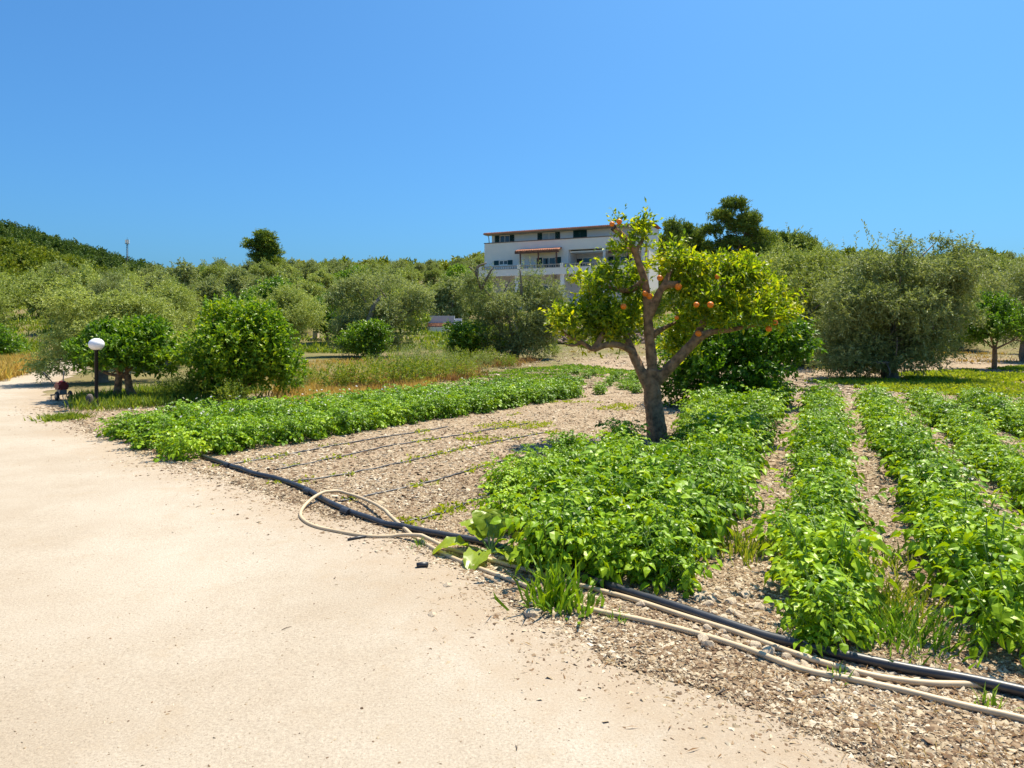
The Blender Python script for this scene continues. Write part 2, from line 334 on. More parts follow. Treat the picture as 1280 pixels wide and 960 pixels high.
# ------------------------------------------------------------------ leaves, twigs, tubes in bulk
def leaf_quads(P, D, Nn, Ln, Wd, fold=.25, bend=.2):
    "P base, D axis, Nn normal; two quads along a folded midrib"
    D = nrm(D); Sd = nrm(np.cross(D, Nn)); Nn = np.cross(Sd, D)
    Ln = np.broadcast_to(Ln, (len(P),))[:, None]; Wd = np.broadcast_to(Wd, (len(P),))[:, None]
    b = P; c = P + D * Ln * .5 + Nn * Ln * bend * .25; t = P + D * Ln - Nn * Ln * bend * .35
    up = Nn * Wd * fold
    l = P + D * Ln * .45 + Sd * Wd * .5 + up; r = P + D * Ln * .45 - Sd * Wd * .5 + up
    v = np.stack([b, c, t, l, r], 1).reshape(-1, 3); k = np.arange(len(P))[:, None] * 5
    q = np.concatenate([k + np.array([[0, 1, 2, 3]]), k + np.array([[0, 4, 2, 1]])])
    return v, q
def blade_quads(P, D, Nn, Ln, Wd, bend=.15):
    D = nrm(D); Sd = nrm(np.cross(D, Nn)); Nn = np.cross(Sd, D)
    Ln = np.broadcast_to(Ln, (len(P),))[:, None]; Wd = np.broadcast_to(Wd, (len(P),))[:, None]
    v = np.stack([P, P + D * Ln * .5 + Sd * Wd * .5, P + D * Ln - Nn * Ln * bend, P + D * Ln * .5 - Sd * Wd * .5], 1).reshape(-1, 3)
    k = np.arange(len(P))[:, None] * 4
    return v, k + np.array([[0, 1, 2, 3]])
class Waves:
    def __init__(s, r, scale, n=7):
        s.k = nrm(r.standard_normal((n, 3))) * r.uniform(.6, 1.6, (n, 1)) * 2 * math.pi / scale; s.p = r.uniform(0, 6.28, n)
    def __call__(s, P): return np.sin(P @ s.k.T + s.p).sum(1) / math.sqrt(len(s.p))
def rv3(r, n): return nrm(r.standard_normal((n, 3)))
def crown(r, lobes, twigs, per, ln, wd, tw=.25, fold=True, gap=.9, gscale=.6, up=.25, out=.7, droop=0., inner=.55, spread=.9, sub=None):
    "leaf geometry spread through lobes (cx,cy,cz,rx,ry,rz); returns verts, quads, twig segments"
    Lb = np.array(lobes, float)
    if sub:                                  # split every lobe into smaller clumps around its shell
        nn, fs = sub; out_ = []
        for l in Lb:
            d_ = rv3(r, nn); c_ = l[:3] + d_ * l[3:] * r.uniform(.35, .8, (nn, 1)); s_ = r.uniform(.75, 1.3, (nn, 1)) * fs
            out_.append(np.c_[c_, l[None, 3:] * s_ * np.array([[1, 1, .85]])])
        Lb = np.concatenate(out_)
    w = (Lb[:, 3] * Lb[:, 4] * Lb[:, 5]) ** .7; w /= w.sum()
    n = int(twigs * 1.5); k = r.choice(len(Lb), n, p=w); dr = rv3(r, n)
    rad = 1 - inner * r.random(n) ** 1.7
    W1 = Waves(r, 1.1 * Lb[:, 3:].mean()); lump = 1 + .16 * W1(dr * Lb[k, 3:] + Lb[k, :3])
    P = Lb[k, :3] + dr * Lb[k, 3:] * (rad * lump)[:, None]
    keep = Waves(r, gscale)(P) < gap; P, dr, k = P[keep][:twigs], dr[keep][:twigs], k[keep][:twigs]; n = len(P)
    T = nrm(dr * out + rv3(r, n) * .75 + np.array([0, 0, up])); L_ = tw * r.uniform(.5, 1.35, n)
    u = (np.arange(per) + r.random((n, per))) / per
    pos = P[:, None] + T[:, None] * (u * L_[:, None])[..., None]
    pos[..., 2] -= droop * (u * L_[:, None]) ** 1.3
    pos = pos.reshape(-1, 3); m_ = len(pos)
    D = nrm(np.repeat(T, per, 0) * .8 + rv3(r, m_) * spread + np.array([0, 0, -droop * .5]))
    Nn = nrm(rv3(r, m_) * .8 + np.array([0, 0, .75]))
    l = ln * r.uniform(.65, 1.25, m_); ww = wd * r.uniform(.7, 1.2, m_)
    v, q = (leaf_quads if fold else blade_quads)(pos, D, Nn, l, ww)
    return v, q, P, T, L_
def limbs(mb, r, base, tops, r0, fork=.4, k=7, wob=.06, trunk_n=6):
    "tapered trunk from base to a fork, then a curved limb to each top"
    base = np.array(base, float)
    cen = np.mean(tops, axis=0); fk = base * 1.0; fk[2] = base[2] + fork; fk[:2] += (cen[:2] - base[:2]) * .25
    pts = spline([base - [0, 0, .15], base + [0, 0, .05], (base + fk) / 2 + r.normal(0, r0 * .3, 3), fk], trunk_n)
    mb.tube(pts, np.linspace(r0 * 1.25, r0 * .9, trunk_n), k, wob)
    for t in tops:
        t = np.array(t, float); mid = (fk + t) / 2 + r.normal(0, .12 * np.linalg.norm(t - fk), 3) * [1, 1, .5]
        p = spline([fk - [0, 0, r0], mid, t], 7); rr = r0 * .72 * (len(tops) ** -.25)
        mb.tube(p, np.linspace(rr, rr * .22, 7), max(4, k - 2), wob)
        for _ in range(2):
            i_ = r.integers(2, 5); e = p[i_] + nrm(r.standard_normal(3) + [0, 0, .5]) * np.linalg.norm(t - fk) * r.uniform(.3, .55)
            mb.tube(spline([p[i_], (p[i_] + e) / 2 + r.normal(0, .05, 3), e], 4), np.linspace(rr * .45, rr * .12, 4), 4)
TREES = {}
def make_tree(name, label, cat, seed, lobes, leaf, bark, twigs, per, ln, wd, r0, fork, group=None, tops=None, extra=None, trunks=1, **kw):
    r = np.random.default_rng(seed); t = thing(name, label, cat, group=group)
    mb = MB(); tops = tops or [(l[0], l[1], l[2] - .1 * l[5]) for l in lobes]
    if trunks == 1: limbs(mb, r, (0, 0, 0), tops, r0, fork)
    else:
        for a in range(trunks):
            x = (a - (trunks - 1) / 2) * r0 * 4.5
            limbs(mb, r, (x, r.uniform(-.1, .1), 0), tops[a::trunks], r0, fork)
    tr = mb.build('trunk', bark, t, True)
    v, q, P, T, L_ = crown(r, lobes, twigs, per, ln, wd, **kw)
    vs, qs = [v], [q]
    if extra: e = extra(r); vs.append(e[0]); qs.append(e[1] + len(v))
    cr = obj('crown', new_mesh('crown', np.concatenate(vs), np.concatenate(qs)), leaf, t); tag(cr, kind='stuff')
    KIDS[t.name] = [tr, cr]; return t
def put(t, x, y, rz=0, s=1, sz=None, dz=0):
    t.location = (x, y, gz(x, y) + dz); t.rotation_euler = (0, 0, rz); t.scale = (s, s, sz or s); return t
def clone(t, x, y, rz=0, s=1, sz=None, label=None, group=None, dz=0):
    c = copy_tree(t); put(c, x, y, rz, s, sz, dz)
    if label: c['label'] = label
    if group: c['group'] = group
    return c

# ------------------------------------------------------------------ the orange tree
OY = 9.35
OB = at(822, 556, OY); OB[2] = gz(OB[0], OB[1])
def oloc(x, y, dy=0.0): return at(x, y, OY + dy) - OB
r = np.random.default_rng(21)
orange = thing('orange_tree', 'orange tree with thick bare trunk, pruned limbs and ripe oranges, standing in the potato bed', 'tree', tuple(OB))
mb = MB(); s1 = OY / F
def limb(pts, rad, k=10, n=14, wob=.05): mb.tube(spline([oloc(*p) for p in pts], n), np.interp(np.linspace(0, 1, n), np.linspace(0, 1, len(rad)), rad) * s1, k, wob)
limb([(823,566),(822,545),(818,515),(815,485),(816,462)], [14.2,12.4,11.4,10.6,9.6], 14, 18, .05)
limb([(816,485),(815,455),(812,425),(810,400),(809,378),(806,352),(799,330),(793,313),(784,300),(768,286)], [7.4,6.8,6.6,6.2,5.8,5.2,4.8,4.5,4.3,4.0], 10, 26)
limb([(812,488),(803,468),(794,448,.05),(786,430,.1),(781,410,.15),(772,392,.2)], [7,6.6,6.2,5.6,4,2.2], 10, 16)
limb([(790,440,.05),(776,432,-.05),(758,431,-.1),(742,437,-.1),(728,428,0),(708,418,.05),(695,405,.05)], [4.6,4.2,3.8,3.4,2.6,1.9,1], 8, 16)
limb([(742,437,-.1),(752,420,-.05),(760,400,.05),(752,375,.1)], [4,3.5,2.5,1], 7, 10)
limb([(728,428),(716,432,-.05),(705,430,-.1)], [3,2,1], 6, 6)
limb([(818,480),(833,464,-.05),(850,446,-.1),(867,428,-.15),(885,416,-.15),(910,413,-.1),(935,408,0),(962,405,.05)], [7.2,6.8,6.5,5.6,3.8,3.1,2.3,1.2], 10, 20)
limb([(867,428,-.15),(878,405,-.05),(888,380,0),(905,355,.1)], [5.5,4.5,3,1.2], 8, 10)
limb([(811,395),(819,380,-.02),(824,366,-.03),(832,357,-.05),(849,355,-.08)], [5.6,5.2,4.9,4.5,4.2], 10, 14)
limb([(830,358,-.05),(838,340,.05),(850,325,.1)], [5,3,1], 7, 7)
limb([(793,316),(803,300,.05),(809,283,.05)], [3.5,2.5,1], 6, 7)
limb([(806,350),(790,362,.15),(770,362,.2),(740,352,.2)], [5,4,3,1], 7, 8)
limb([(812,420),(830,410,.3),(850,400,.5)], [5,3.5,1.5], 7, 8)
o = mb.build('trunk', M['bark'], orange, True)
mo = o.modifiers.new('union', 'REMESH'); mo.mode = 'VOXEL'; mo.voxel_size = .011
sm_ = o.modifiers.new('soften', 'SMOOTH'); sm_.factor = .5; sm_.iterations = 3
dg = bpy.context.evaluated_depsgraph_get(); nm = bpy.data.meshes.new_from_object(o.evaluated_get(dg)); o.modifiers.clear(); o.data = nm
nm.polygons.foreach_set('use_smooth', np.ones(len(nm.polygons), bool))
for x, y, dy, dx_, dz_ in ((767,285,0,-.8,.55), (850.5,355,-.08,1,0)):
    e = oloc(x, y, dy); dv = np.array([dx_, -.25, dz_]); dv /= np.linalg.norm(dv)
    MB().tube([e - dv * .01, e + dv * .012], [.047 if y > 300 else .045] * 2, 10, .08).build('pruning_cut', M['cut_wood'], orange)
OL = [(792,294,.02,17,20,.22),(803,280,.05,9,13,.13),(776,278,.03,9,9,.12),(780,312,0,14,8,.16),(808,300,.05,8,12,.14),
      (838,326,.05,24,18,.3),(872,335,.15,40,20,.45),(906,340,.2,38,24,.5),(935,348,.2,28,20,.4),(858,348,.35,30,24,.3),
      (952,372,.1,42,25,.55),(905,376,-.15,46,28,.45),(980,392,.1,22,20,.35),(922,394,-.25,44,16,.35),(862,376,.15,30,30,.4),(858,402,.35,34,24,.35),(895,402,-.1,22,12,.25),
      (733,362,.1,26,22,.4),(755,346,.15,20,14,.3),(714,400,0,26,20,.42),(700,404,0,12,14,.25),(748,396,.12,32,28,.5),(783,372,.3,20,30,.3),(772,412,.25,24,24,.4),(742,424,.15,36,11,.35),(795,345,.3,14,18,.22),(848,432,.45,24,20,.3),(792,402,.35,14,24,.25)]
lob = []
for x, y, dy, rx, ry, rd in OL: c_ = oloc(x, y, dy); lob.append((*c_, rx * s1, rd, ry * s1))
v, q, P, T, L_ = crown(r, lob, 3000, 7, .085, .038, tw=.19, gap=.8, gscale=.4, up=.6, out=.6, inner=.8, sub=(7, .45))
tag(obj('crown', new_mesh('crown', v, q), M['orange_leaf'], orange), kind='stuff')
tw = MB()
for i in range(0, len(P), 3): tw.tube(np.stack([P[i] - T[i] * .08, P[i] + T[i] * L_[i] * .8]), [.005, .002], 3, cap=False)
tag(tw.build('twigs', M['stem'], orange), kind='stuff')
fm = MB().ball((0, 0, 0), 1, 18, 12, (1, 1, .96)).mesh('orange_fruit', True)
for x, y, dy, k in ((825,347.5,-.3,.95),(848,358.5,-.22,1.08),(806.5,367,-.16,.9),(812,370.5,-.17,.95),(779.5,383,-.3,.95),(870.5,381,-.62,.85),(888,381,-.62,.98),(873,417,-.33,.95),(961,411,-.38,.95),(897,346,-.32,.85),(765,280,-.14,.8),(774,277,-.12,.9),(846,397,-.32,.7),(969,403,-.4,.85)):
    f = obj('orange', fm, M['orange_fruit'], orange, oloc(x, y, dy)); f.scale = (.044 * k,) * 3; f.rotation_euler = (random.random(), random.random(), random.random())

# ------------------------------------------------------------------ olive, citrus, pine prototypes
def shoots(lobes, n, hgt, ln, wd):
    "upright water shoots standing proud of the crown"
    def f(r):
        Lb = np.array(lobes); vs, qs, c = [], [], 0
        for _ in range(n):
            l = Lb[r.integers(len(Lb))]; a = r.uniform(0, 6.28); rr = r.uniform(.2, .8)
            p = np.array([l[0] + math.cos(a) * l[3] * rr, l[1] + math.sin(a) * l[4] * rr, l[2] + l[5] * math.sqrt(1 - rr * rr) * .9])
            h = hgt * r.uniform(.4, 1); m_ = int(16 * h / hgt) + 6; d_ = nrm(np.array([r.normal(0, .35), r.normal(0, .35), 1.]))
            u = np.linspace(0, 1, m_); pos = p + d_ * (u * h)[:, None]
            D = nrm(d_ * .7 + rv3(r, m_) * .8); v, q = blade_quads(pos, D, rv3(r, m_), ln * r.uniform(.7, 1.2, m_), wd)
            vs.append(v); qs.append(q + c); c += len(v)
        return np.concatenate(vs), np.concatenate(qs)
    return f
def olive(label, seed, lobes, twigs=2600, r0=.16, fork=.9, leaf='olive_leaf', group=None, sh=30, ln=.095, wd=.034, per=11, shh=.7, **kw):
    a = dict(tw=.3, fold=False, gap=1.0, gscale=.9, up=.15, out=.6, droop=.35, inner=.6, spread=.8, sub=(9, .4)); a.update(kw)
    return make_tree('olive_tree', label, 'tree', seed, lobes, M[leaf], M['olive_bark'], twigs, per, ln, wd, r0, fork, group, extra=shoots(lobes[:8], sh, shh, ln, wd), **a)
def citrus(label, seed, lobes, twigs=1500, r0=.08, fork=.5, leaf='citrus_leaf', name='citrus_tree', group=None, ln=.10, wd=.05, per=8, **kw):
    a = dict(tw=.18, fold=True, gap=1.2, gscale=.5, up=.25, out=.7, inner=.6, sub=(10, .52)); a.update(kw)
    return make_tree(name, label, 'tree', seed, lobes, M[leaf], M['bark'], twigs, per, ln, wd, r0, fork, group, **a)

# citrus behind the orange tree
p = px(900, 507); citrus('low dark green citrus tree with foliage to the ground, behind the orange tree', 31,
    [(0,0,1.0,1.15,1.0,.85),(-.75,-.1,.75,.65,.7,.6),(.95,.1,1.0,.8,.8,.65),(1.35,0,1.3,.5,.5,.45),(.3,0,1.45,.9,.8,.5),(-.3,.2,1.2,.8,.8,.6),(.55,-.3,.55,.5,.5,.3)], 2900, .07, .3, per=8); put(bpy.data.objects['citrus_tree'], p[0], p[1])
# big olives on the right
p = px(1113, 474)
t = olive('large olive tree with dense drooping crown at the far end of the potato rows', 41,
    [(-.2,0,2.2,1.7,1.5,1.3),(-1.3,.2,1.9,1.2,1.2,1.3),(1.2,.1,2.7,1.35,1.2,.95),(.6,-.3,1.5,1.5,1.2,1.0),(0,.2,3.3,1.5,1.2,.65),(1.7,0,3.0,1.0,.9,.6),(-1.4,-.1,1.0,.8,.9,.7),(1.9,.1,1.9,.7,.8,.6),(-.7,-.2,.8,.9,.8,.55),(2.15,0,3.75,.45,.3,.16),(1.3,0,3.95,.6,.35,.14),(.5,0,3.9,.35,.3,.25),(-1.6,-.3,.55,.8,.8,.45),(.1,-.5,.6,.9,.8,.4),(-.6,.5,.45,1.2,.9,.4),(1.2,.3,.95,.8,.8,.45)], 8200, .2, .6, sh=75, shh=.8, gap=.9)
put(t, p[0], p[1], 0, 1.0)
t = olive('silvery olive tree with leaning trunk between the citrus and the largest olive', 42,
    [(0,0,2.5,1.9,1.6,1.3),(-1.4,.2,2.7,1.2,1.2,1.0),(1.1,0,2.9,1.4,1.2,1.0),(.2,-.3,1.5,1.8,1.3,.9),(-1.2,0,1.4,1.1,1.1,.8),(1.4,.2,1.6,1.0,1.0,.8),(-.3,.3,3.5,1.1,1,.6),(0,-.6,.7,1.4,1.0,.6),(-1.6,0,.7,.9,.9,.5)], 6800, .22, .9, leaf='olive_pale', sh=40)
put(t, 10.6, 25.0, .6, 1.12)
t = olive('olive tree behind the small dark citrus at the weedy field edge', 43,
    [(0,0,2.6,1.7,1.5,1.2),(-1.2,.2,2.6,1.1,1.2,1.1),(1.1,0,2.9,1.4,1.2,1.0),(.2,-.3,3.4,1.3,1.1,.7),(.3,0,1.6,1.5,1.3,.8)], 4600, .2, .9, sh=60)
put(t, 20.8, 27.5, 1.2)
for i, (x, y, s_, lab) in enumerate(((15.2,31,1.05,'olive tree behind the largest olive, over the bare strip'),(12.6,34,1.1,'olive tree behind the silvery leaning olive'),(19.8,35,1.1,'tall olive tree far behind the small dark citrus'),(26.5,33,1.1,'outer olive tree beyond the small dark citrus'),(24.2,38,1.15,'last olive tree of the belt, beside the outer one'))): clone(bpy.data.objects['olive_tree.00%d' % (1 + i % 2)], x, y, 1.1 + i * 1.7, s_, label=lab)
t = citrus('small dark citrus tree with one slim trunk on the weedy strip', 32,
    [(0,0,1.75,1.2,1.1,.8),(-.7,0,1.4,.6,.7,.5),(.9,0,1.6,.7,.8,.6),(.1,.1,2.2,.8,.7,.45)], 1900, .075, .75, leaf='citrus_leaf'); p = px(1243, 464); put(t, p[0], p[1])
# centre olives
OC = [(0,0,2.3,1.6,1.5,1.2),(-1.2,.1,2.5,1.1,1.1,1.1),(1.3,.1,2.3,1.0,1.1,1.3),(.2,-.2,1.4,1.7,1.4,.9),(-.9,0,1.2,1.0,1.0,.8),(1.2,0,1.1,.9,1,.8),(-1.5,0,3.3,.8,.7,.5),(.7,.2,3.3,.9,.8,.5),(.9,-.3,.5,1.2,1,.45),(-.6,-.2,.5,.9,.9,.4),(1.7,0,2.6,.6,.7,.9)]
t = olive('pruned olive tree with bare grey limb stubs in front of the white house', 44, OC, 5200, .2, .7, sh=30); put(t, *px(641, 452)[:2])
r = np.random.default_rng(5)
for x0, z0, x1, z1 in ((-1.3,2.9,-1.5,3.85),(-1.5,3.85,-1.1,4.05),(-1.3,3.0,-.85,3.85),(.35,2.6,.3,3.8),(-1.5,3.5,-1.85,3.9)):
    MB().tube(spline([(x0,-.3,z0),((x0+x1)/2+r.normal(0,.08),-.35,(z0+z1)/2),(x1,-.4,z1)], 6), np.linspace(.06,.03,6), 7, .1).build('bare_limb', M['olive_bark'], t, True)
t = olive('wide olive tree with dark leaning limb above the dry bank', 45,
    [(0,0,2.4,1.7,1.5,1.2),(-1.5,.1,2.2,1.2,1.2,1.1),(1.4,.1,2.4,1.2,1.2,1.2),(.3,-.3,1.4,1.7,1.3,.9),(-1.3,0,1.1,1.1,1,.8),(2.1,0,2.6,.8,.8,.7),(0,.3,3.4,1.3,1,.6),(-.9,.3,3.2,1.0,1,.6),(-.8,-.2,.5,1.1,.9,.4),(1.0,-.3,.6,.9,.9,.45)], 5200, .24, .8, sh=30); put(t, *px(468, 449)[:2])
MB().tube(spline([(-.2,-.9,1.2),(.0,-.95,1.8),(.2,-.95,2.3),(.4,-.6,2.7)], 10), np.linspace(.14,.07,10), 8, .08).build('leaning_limb', M['olive_bark'], t, True)
# left: round citrus, two-trunk citrus
t = citrus('round glossy citrus tree with foliage down to the potato bed', 33,
    [(0,0,1.1,.95,.9,.85),(-.45,.1,1.5,.6,.6,.55),(.55,0,1.0,.7,.7,.65),(.75,.1,.65,.5,.6,.45),(-.6,0,.8,.6,.6,.55),(-.15,.1,1.85,.38,.4,.3),(.3,0,1.6,.5,.5,.4),(0,-.2,.5,.8,.6,.35)], 3000, .07, .3, leaf='citrus_leaf', ln=.095, wd=.05); put(t, *px(303, 499)[:2])
t = citrus('citrus tree on two leaning trunks behind the globe lamp', 34,
    [(0,0,1.15,.75,.7,.42),(-.55,0,1.05,.45,.5,.3),(.6,0,1.0,.5,.5,.42),(.2,.1,1.4,.5,.5,.25),(-.3,0,1.42,.4,.4,.2),(-.8,0,.95,.35,.4,.3),(.1,-.2,.95,.7,.5,.35)], 2100, .075, .55, trunks=2, leaf='citrus_leaf'); put(t, *px(158, 500)[:2])
t = olive('loose pale olive tree overhanging the road beside the red tiller', 46,
    [(0,0,1.9,1.5,1.3,1.0),(-1.1,.1,1.5,1.0,1.1,.9),(1.2,.2,2.0,1.2,1.1,.9),(-.5,0,2.6,1.1,1,.6),(.9,.1,2.7,1.0,.9,.5),(-1.3,-.2,.8,.8,.8,.5),(1.7,.2,1.3,.8,.9,.7),(.2,-.2,.8,1.0,.9,.5)], 3600, .15, .6, leaf='olive_pale', sh=50, gap=.8); put(t, -11.2, 18.6, .4, .9, .8)
t2 = olive('pale olive tree on the dry bank behind the two-trunk citrus', 47,
    [(0,0,2.2,1.5,1.4,1.1),(-1.1,.1,2.0,1.1,1.1,.9),(1.2,0,2.1,1.2,1.1,1.0),(.1,.2,3.0,1.1,1,.6),(.3,-.2,1.2,1.3,1,.6)], 3400, .17, .8, leaf='olive_pale', sh=35, gap=.8); put(t2, -12.2, 24.0, 2, .92, .85)
OLV = [bpy.data.objects[n] for n in sorted(o.name for o in bpy.data.objects if o.name.startswith('olive_tree'))]
clone(t2, -23.0, 27.5, 1.2, 1.0, label='olive tree with a crooked pale trunk across the road from the tiller')
clone(OLV[0], -19.2, 33, 2.2, .95, label='olive tree standing where the road disappears')
clone(t2, -8.8, 26.5, 4.1, .85, label='thin olive tree with dry twigs beside the round citrus')
t = citrus('yellowish lemon bush on the grassy verge across the road', 35, [(0,0,.85,.85,.8,.7),(.5,.1,.7,.5,.5,.5),(-.4,0,1.2,.6,.5,.45)], 1000, .05, .3, leaf='lemon_leaf', ln=.11, wd=.055); put(t, -19.0, 24.6)
LEM = t
SC = [('bushy green citrus shrub below the pruned olive tree', 588, 452, 1.35, 1.0, 1), ('rounded yellow-green shrub below the wide olive tree', 460, 452, 1.05, 1.05, 3),
      ('bright yellow-green lemon bush between the two olive trees', 430, 441, .8, .9, 2)]
for lab, x, y, s, z, k in SC: p = px(x, y); clone(LEM, p[0], p[1], k, s, z, lab)
t = citrus('tall light green fig-like tree above the round citrus', 36, [(0,0,2.3,1.4,1.3,1.0),(.5,.1,3.1,1.0,1,.7),(-.6,0,1.6,.9,.9,.7),(.8,0,1.6,.9,.9,.7)], 1900, .1, .7, leaf='lemon_leaf', name='leafy_tree', ln=.15, wd=.085, tw=.3); put(t, -13.6, 37.5, 0, 1.0)
FIG = t
clone(FIG, -11.0, 40.5, 1.5, .8, label='low bright green leafy tree beside the wide olive tree')
clone(FIG, -2.9, 58, .5, .95, label='dark leafy tree rising behind the white garden wall')
clone(FIG, -6.1, 84, 2.5, 1.25, label='bright green leafy tree at the corner of the white house')
clone(FIG, -15.5, 66, .9, 1.1, label='largest yellow-green leafy tree, alone among the slope olives')

# pines
def pine(label, seed, lobes, twigs, r0, h, group=None, ln=.34, wd=.10, per=9, **kw):
    a = dict(tw=.45, fold=False, gap=1.0, gscale=1.5, up=.35, out=.5, inner=.7, spread=1.0, sub=(8, .52)); a.update(kw)
    return make_tree('pine_tree', label, 'tree', seed, lobes, M['pine_leaf'], M['pine_bark'], twigs, per, ln, wd, r0, h, group, **a)
t = pine('tall broad pine with flat tiers and open gaps, highest tree beside the house', 51,
    [(0,0,11.3,1.6,1.5,.8),(-1.8,.2,10.0,1.6,1.5,.7),(1.7,0,9.6,1.8,1.5,.9),(-2.6,0,8.2,1.5,1.4,.6),(2.6,.2,7.9,1.5,1.4,.6),(0,0,8.8,1.8,1.6,.7),(-.6,.2,6.9,2.0,1.8,.7),(-2.8,0,5.9,1.7,1.5,.7),(2.4,0,6.0,1.9,1.6,.8),(.3,0,5.0,2.6,2,.8),(-2.2,0,4.2,1.8,1.6,.9),(2.4,0,4.2,1.8,1.6,.9)], 5000, .26, 5.0); put(t, 29.6, 90, 0, 1.12)
CON = pine('dark dense conifer between the house and the tall pine', 52,
    [(0,0,5.6,.9,.9,1.0),(-.4,.1,4.3,1.2,1.1,1.1),(.5,0,3.6,1.3,1.2,1.1),(0,0,2.3,1.7,1.5,1.1)], 1700, .16, 2.0, gap=.9, group='conifers between the house and the tall pine')
put(CON, 20.8, 88, 0, 1.2, 1.6)
for i, (x, y, s, zz) in enumerate(((18.6,90,.85,.9),(23.2,91,1.0,1.0),(25.4,93,.85,.95))): clone(CON, x, y, i * 1.9, s * 1.15, zz * 1.55)
UMB = pine('rounded pine on the ridge beyond the tall pine', 53, [(0,0,5.2,2.6,2.3,.9),(-1.6,0,4.4,1.7,1.6,.8),(1.7,.2,4.3,1.8,1.6,.8),(0,0,3.4,2.2,2,1.0),(0,0,2.2,2.4,2,.9)], 2000, .2, 2.8, gap=.8, group='rounded pines beyond the tall pine')
put(UMB, 38.6, 95, 0, 1.15, 1.5)
for i, (x, y, s, zz) in enumerate(((34.8,92,.95,1.25),(42.5,97,1.05,1.35),(36.5,99,1.0,1.5),(45.8,99,.85,1.0),(32.5,97,1.0,1.1))): clone(UMB, x, y, i * 1.3, s, zz)
clone(UMB, 51.5, 100, 2, .55, .95, label='small lone pine top above the large olive crowns', group='')
sp = clone(CON, -52.5, 144, 1, 2.3, 1.65, label='single upright pine standing above the maquis of the ridge', group='')
for o in bpy.data.objects:
    if o.get('group') == '': del o['group']

# ------------------------------------------------------------------ trees and shrubs on the slope
HX0, HY0, HX1, HY1 = (599 - 640) / F * 80, 80.0, (801 - 640) / F * 71.5, 71.5
FAR = olive('grey-green olive tree on the slope beyond the bank', 61, [(0,0,2.2,1.6,1.5,1.1),(-1.0,.2,2.4,1.1,1.1,.9),(1.1,0,2.2,1.1,1.1,1.0),(.1,-.3,3.0,1.1,1,.7),(0,0,1.1,1.8,1.6,.9)], 1900, .17, .9, group='olive trees on the slope behind', ln=.19, wd=.075, per=8, sh=14, leaf='olive_leaf')
FAR2 = olive('pale olive tree on the slope beyond the bank', 62, [(0,0,2.0,1.8,1.6,1.0),(-1.3,.2,1.9,1.1,1.1,.9),(1.2,0,2.3,1.1,1.1,.9),(.4,.3,2.9,.9,.9,.6),(0,0,1.0,1.9,1.6,.85)], 1900, .17, .8, group='olive trees on the slope behind', ln=.19, wd=.075, per=8, sh=14, leaf='olive_pale')
FAR['label'] = 'grey-green olive tree just behind the white stair wall'; FAR2['label'] = 'pale olive tree just behind the wide olive with the leaning limb'
MAQ = make_tree('maquis_shrub', 'rounded yellow-green maquis shrub on the crest of the slope', 'shrub', 63, [(0,0,1.2,1.8,1.6,1.1),(-1.2,0,1.0,1.2,1.2,.9),(1.2,.1,1.1,1.2,1.2,1.0),(.3,0,2.0,1.1,1,.7)], M['maquis_leaf'], M['pine_bark'], 900, 8, .24, .09, .12, .3, 'maquis shrubs along the crest', tw=.3, gap=1.2, gscale=1.0, up=.4, inner=.6, sub=(7, .42))
put(FAR, -4.5, 50, .3); put(FAR2, -9.5, 47, .3)
r = np.random.default_rng(99); spots = [(-4.5, 50), (-9.5, 47)]
occupied = [(o.location.x, o.location.y) for o in bpy.data.objects if o.parent is None and o.get('category') in ('tree',) and o.location.y > 28]
cnt = 0
for k in range(6000):
    y = 41 + 125 * r.random() ** 1.25; x = y * r.uniform(-.80, .80)
    if y < 46 and x > -9: continue
    a = x / y
    if -.17 < a < .32 and y < 88: 
        # keep the view of the house and of the gardens below it
        if a > -.06: continue
    if a > .2 and y < 62: continue
    if a < -.5 and y > 120: continue
    if a < -.46 and y > 62 and r.random() < .72: continue
    dmin = 3.9 + y * .018
    if any((x - u) ** 2 + (y - v) ** 2 < dmin ** 2 for u, v in spots) or any((x - u) ** 2 + (y - v) ** 2 < 3.3 ** 2 for u, v in occupied): continue
    if -10 < x < 26 and 66 < y < 96 and x > -8: continue
    spots.append((x, y)); cnt += 1
    crest = y > 135 or (a < -.33 and y > 112)
    if not crest and r.random() < .14 and a < -.05: clone(FIG, x, y, r.uniform(0, 6), r.uniform(.55, .95), label='light green leafy tree among the olives of the slope', group='leafy trees among the slope olives')
    elif crest and r.random() < .75: clone(MAQ, x, y, r.uniform(0, 6), r.uniform(.8, 1.45), None)
    else:
        zl = ('along the valley beyond the end of the road' if a < -.55 else 'on the slope above the round citrus and the globe lamp' if a < -.36 else 'on the slope above the wide olive with the leaning limb' if a < -.17 else 'on the slope above the white stair wall' if a < -.03 else 'on the rise behind the white house' if a < .2 else 'on the rise around the tall pine' if a < .42 else 'beyond the large olive at the end of the potato rows')
        if y > 95: zl = zl.replace('on the slope', 'high on the slope').replace('on the rise', 'high on the rise')
        k_ = r.random() < .5; clone(FAR if k_ else FAR2, x, y, r.uniform(0, 6), r.uniform(.8, 1.15), label=('grey-green' if k_ else 'pale') + ' olive tree ' + zl)
    if cnt > 285: break
put(MAQ, -40, 143, 0, 1.2)
print('slope plants', cnt)

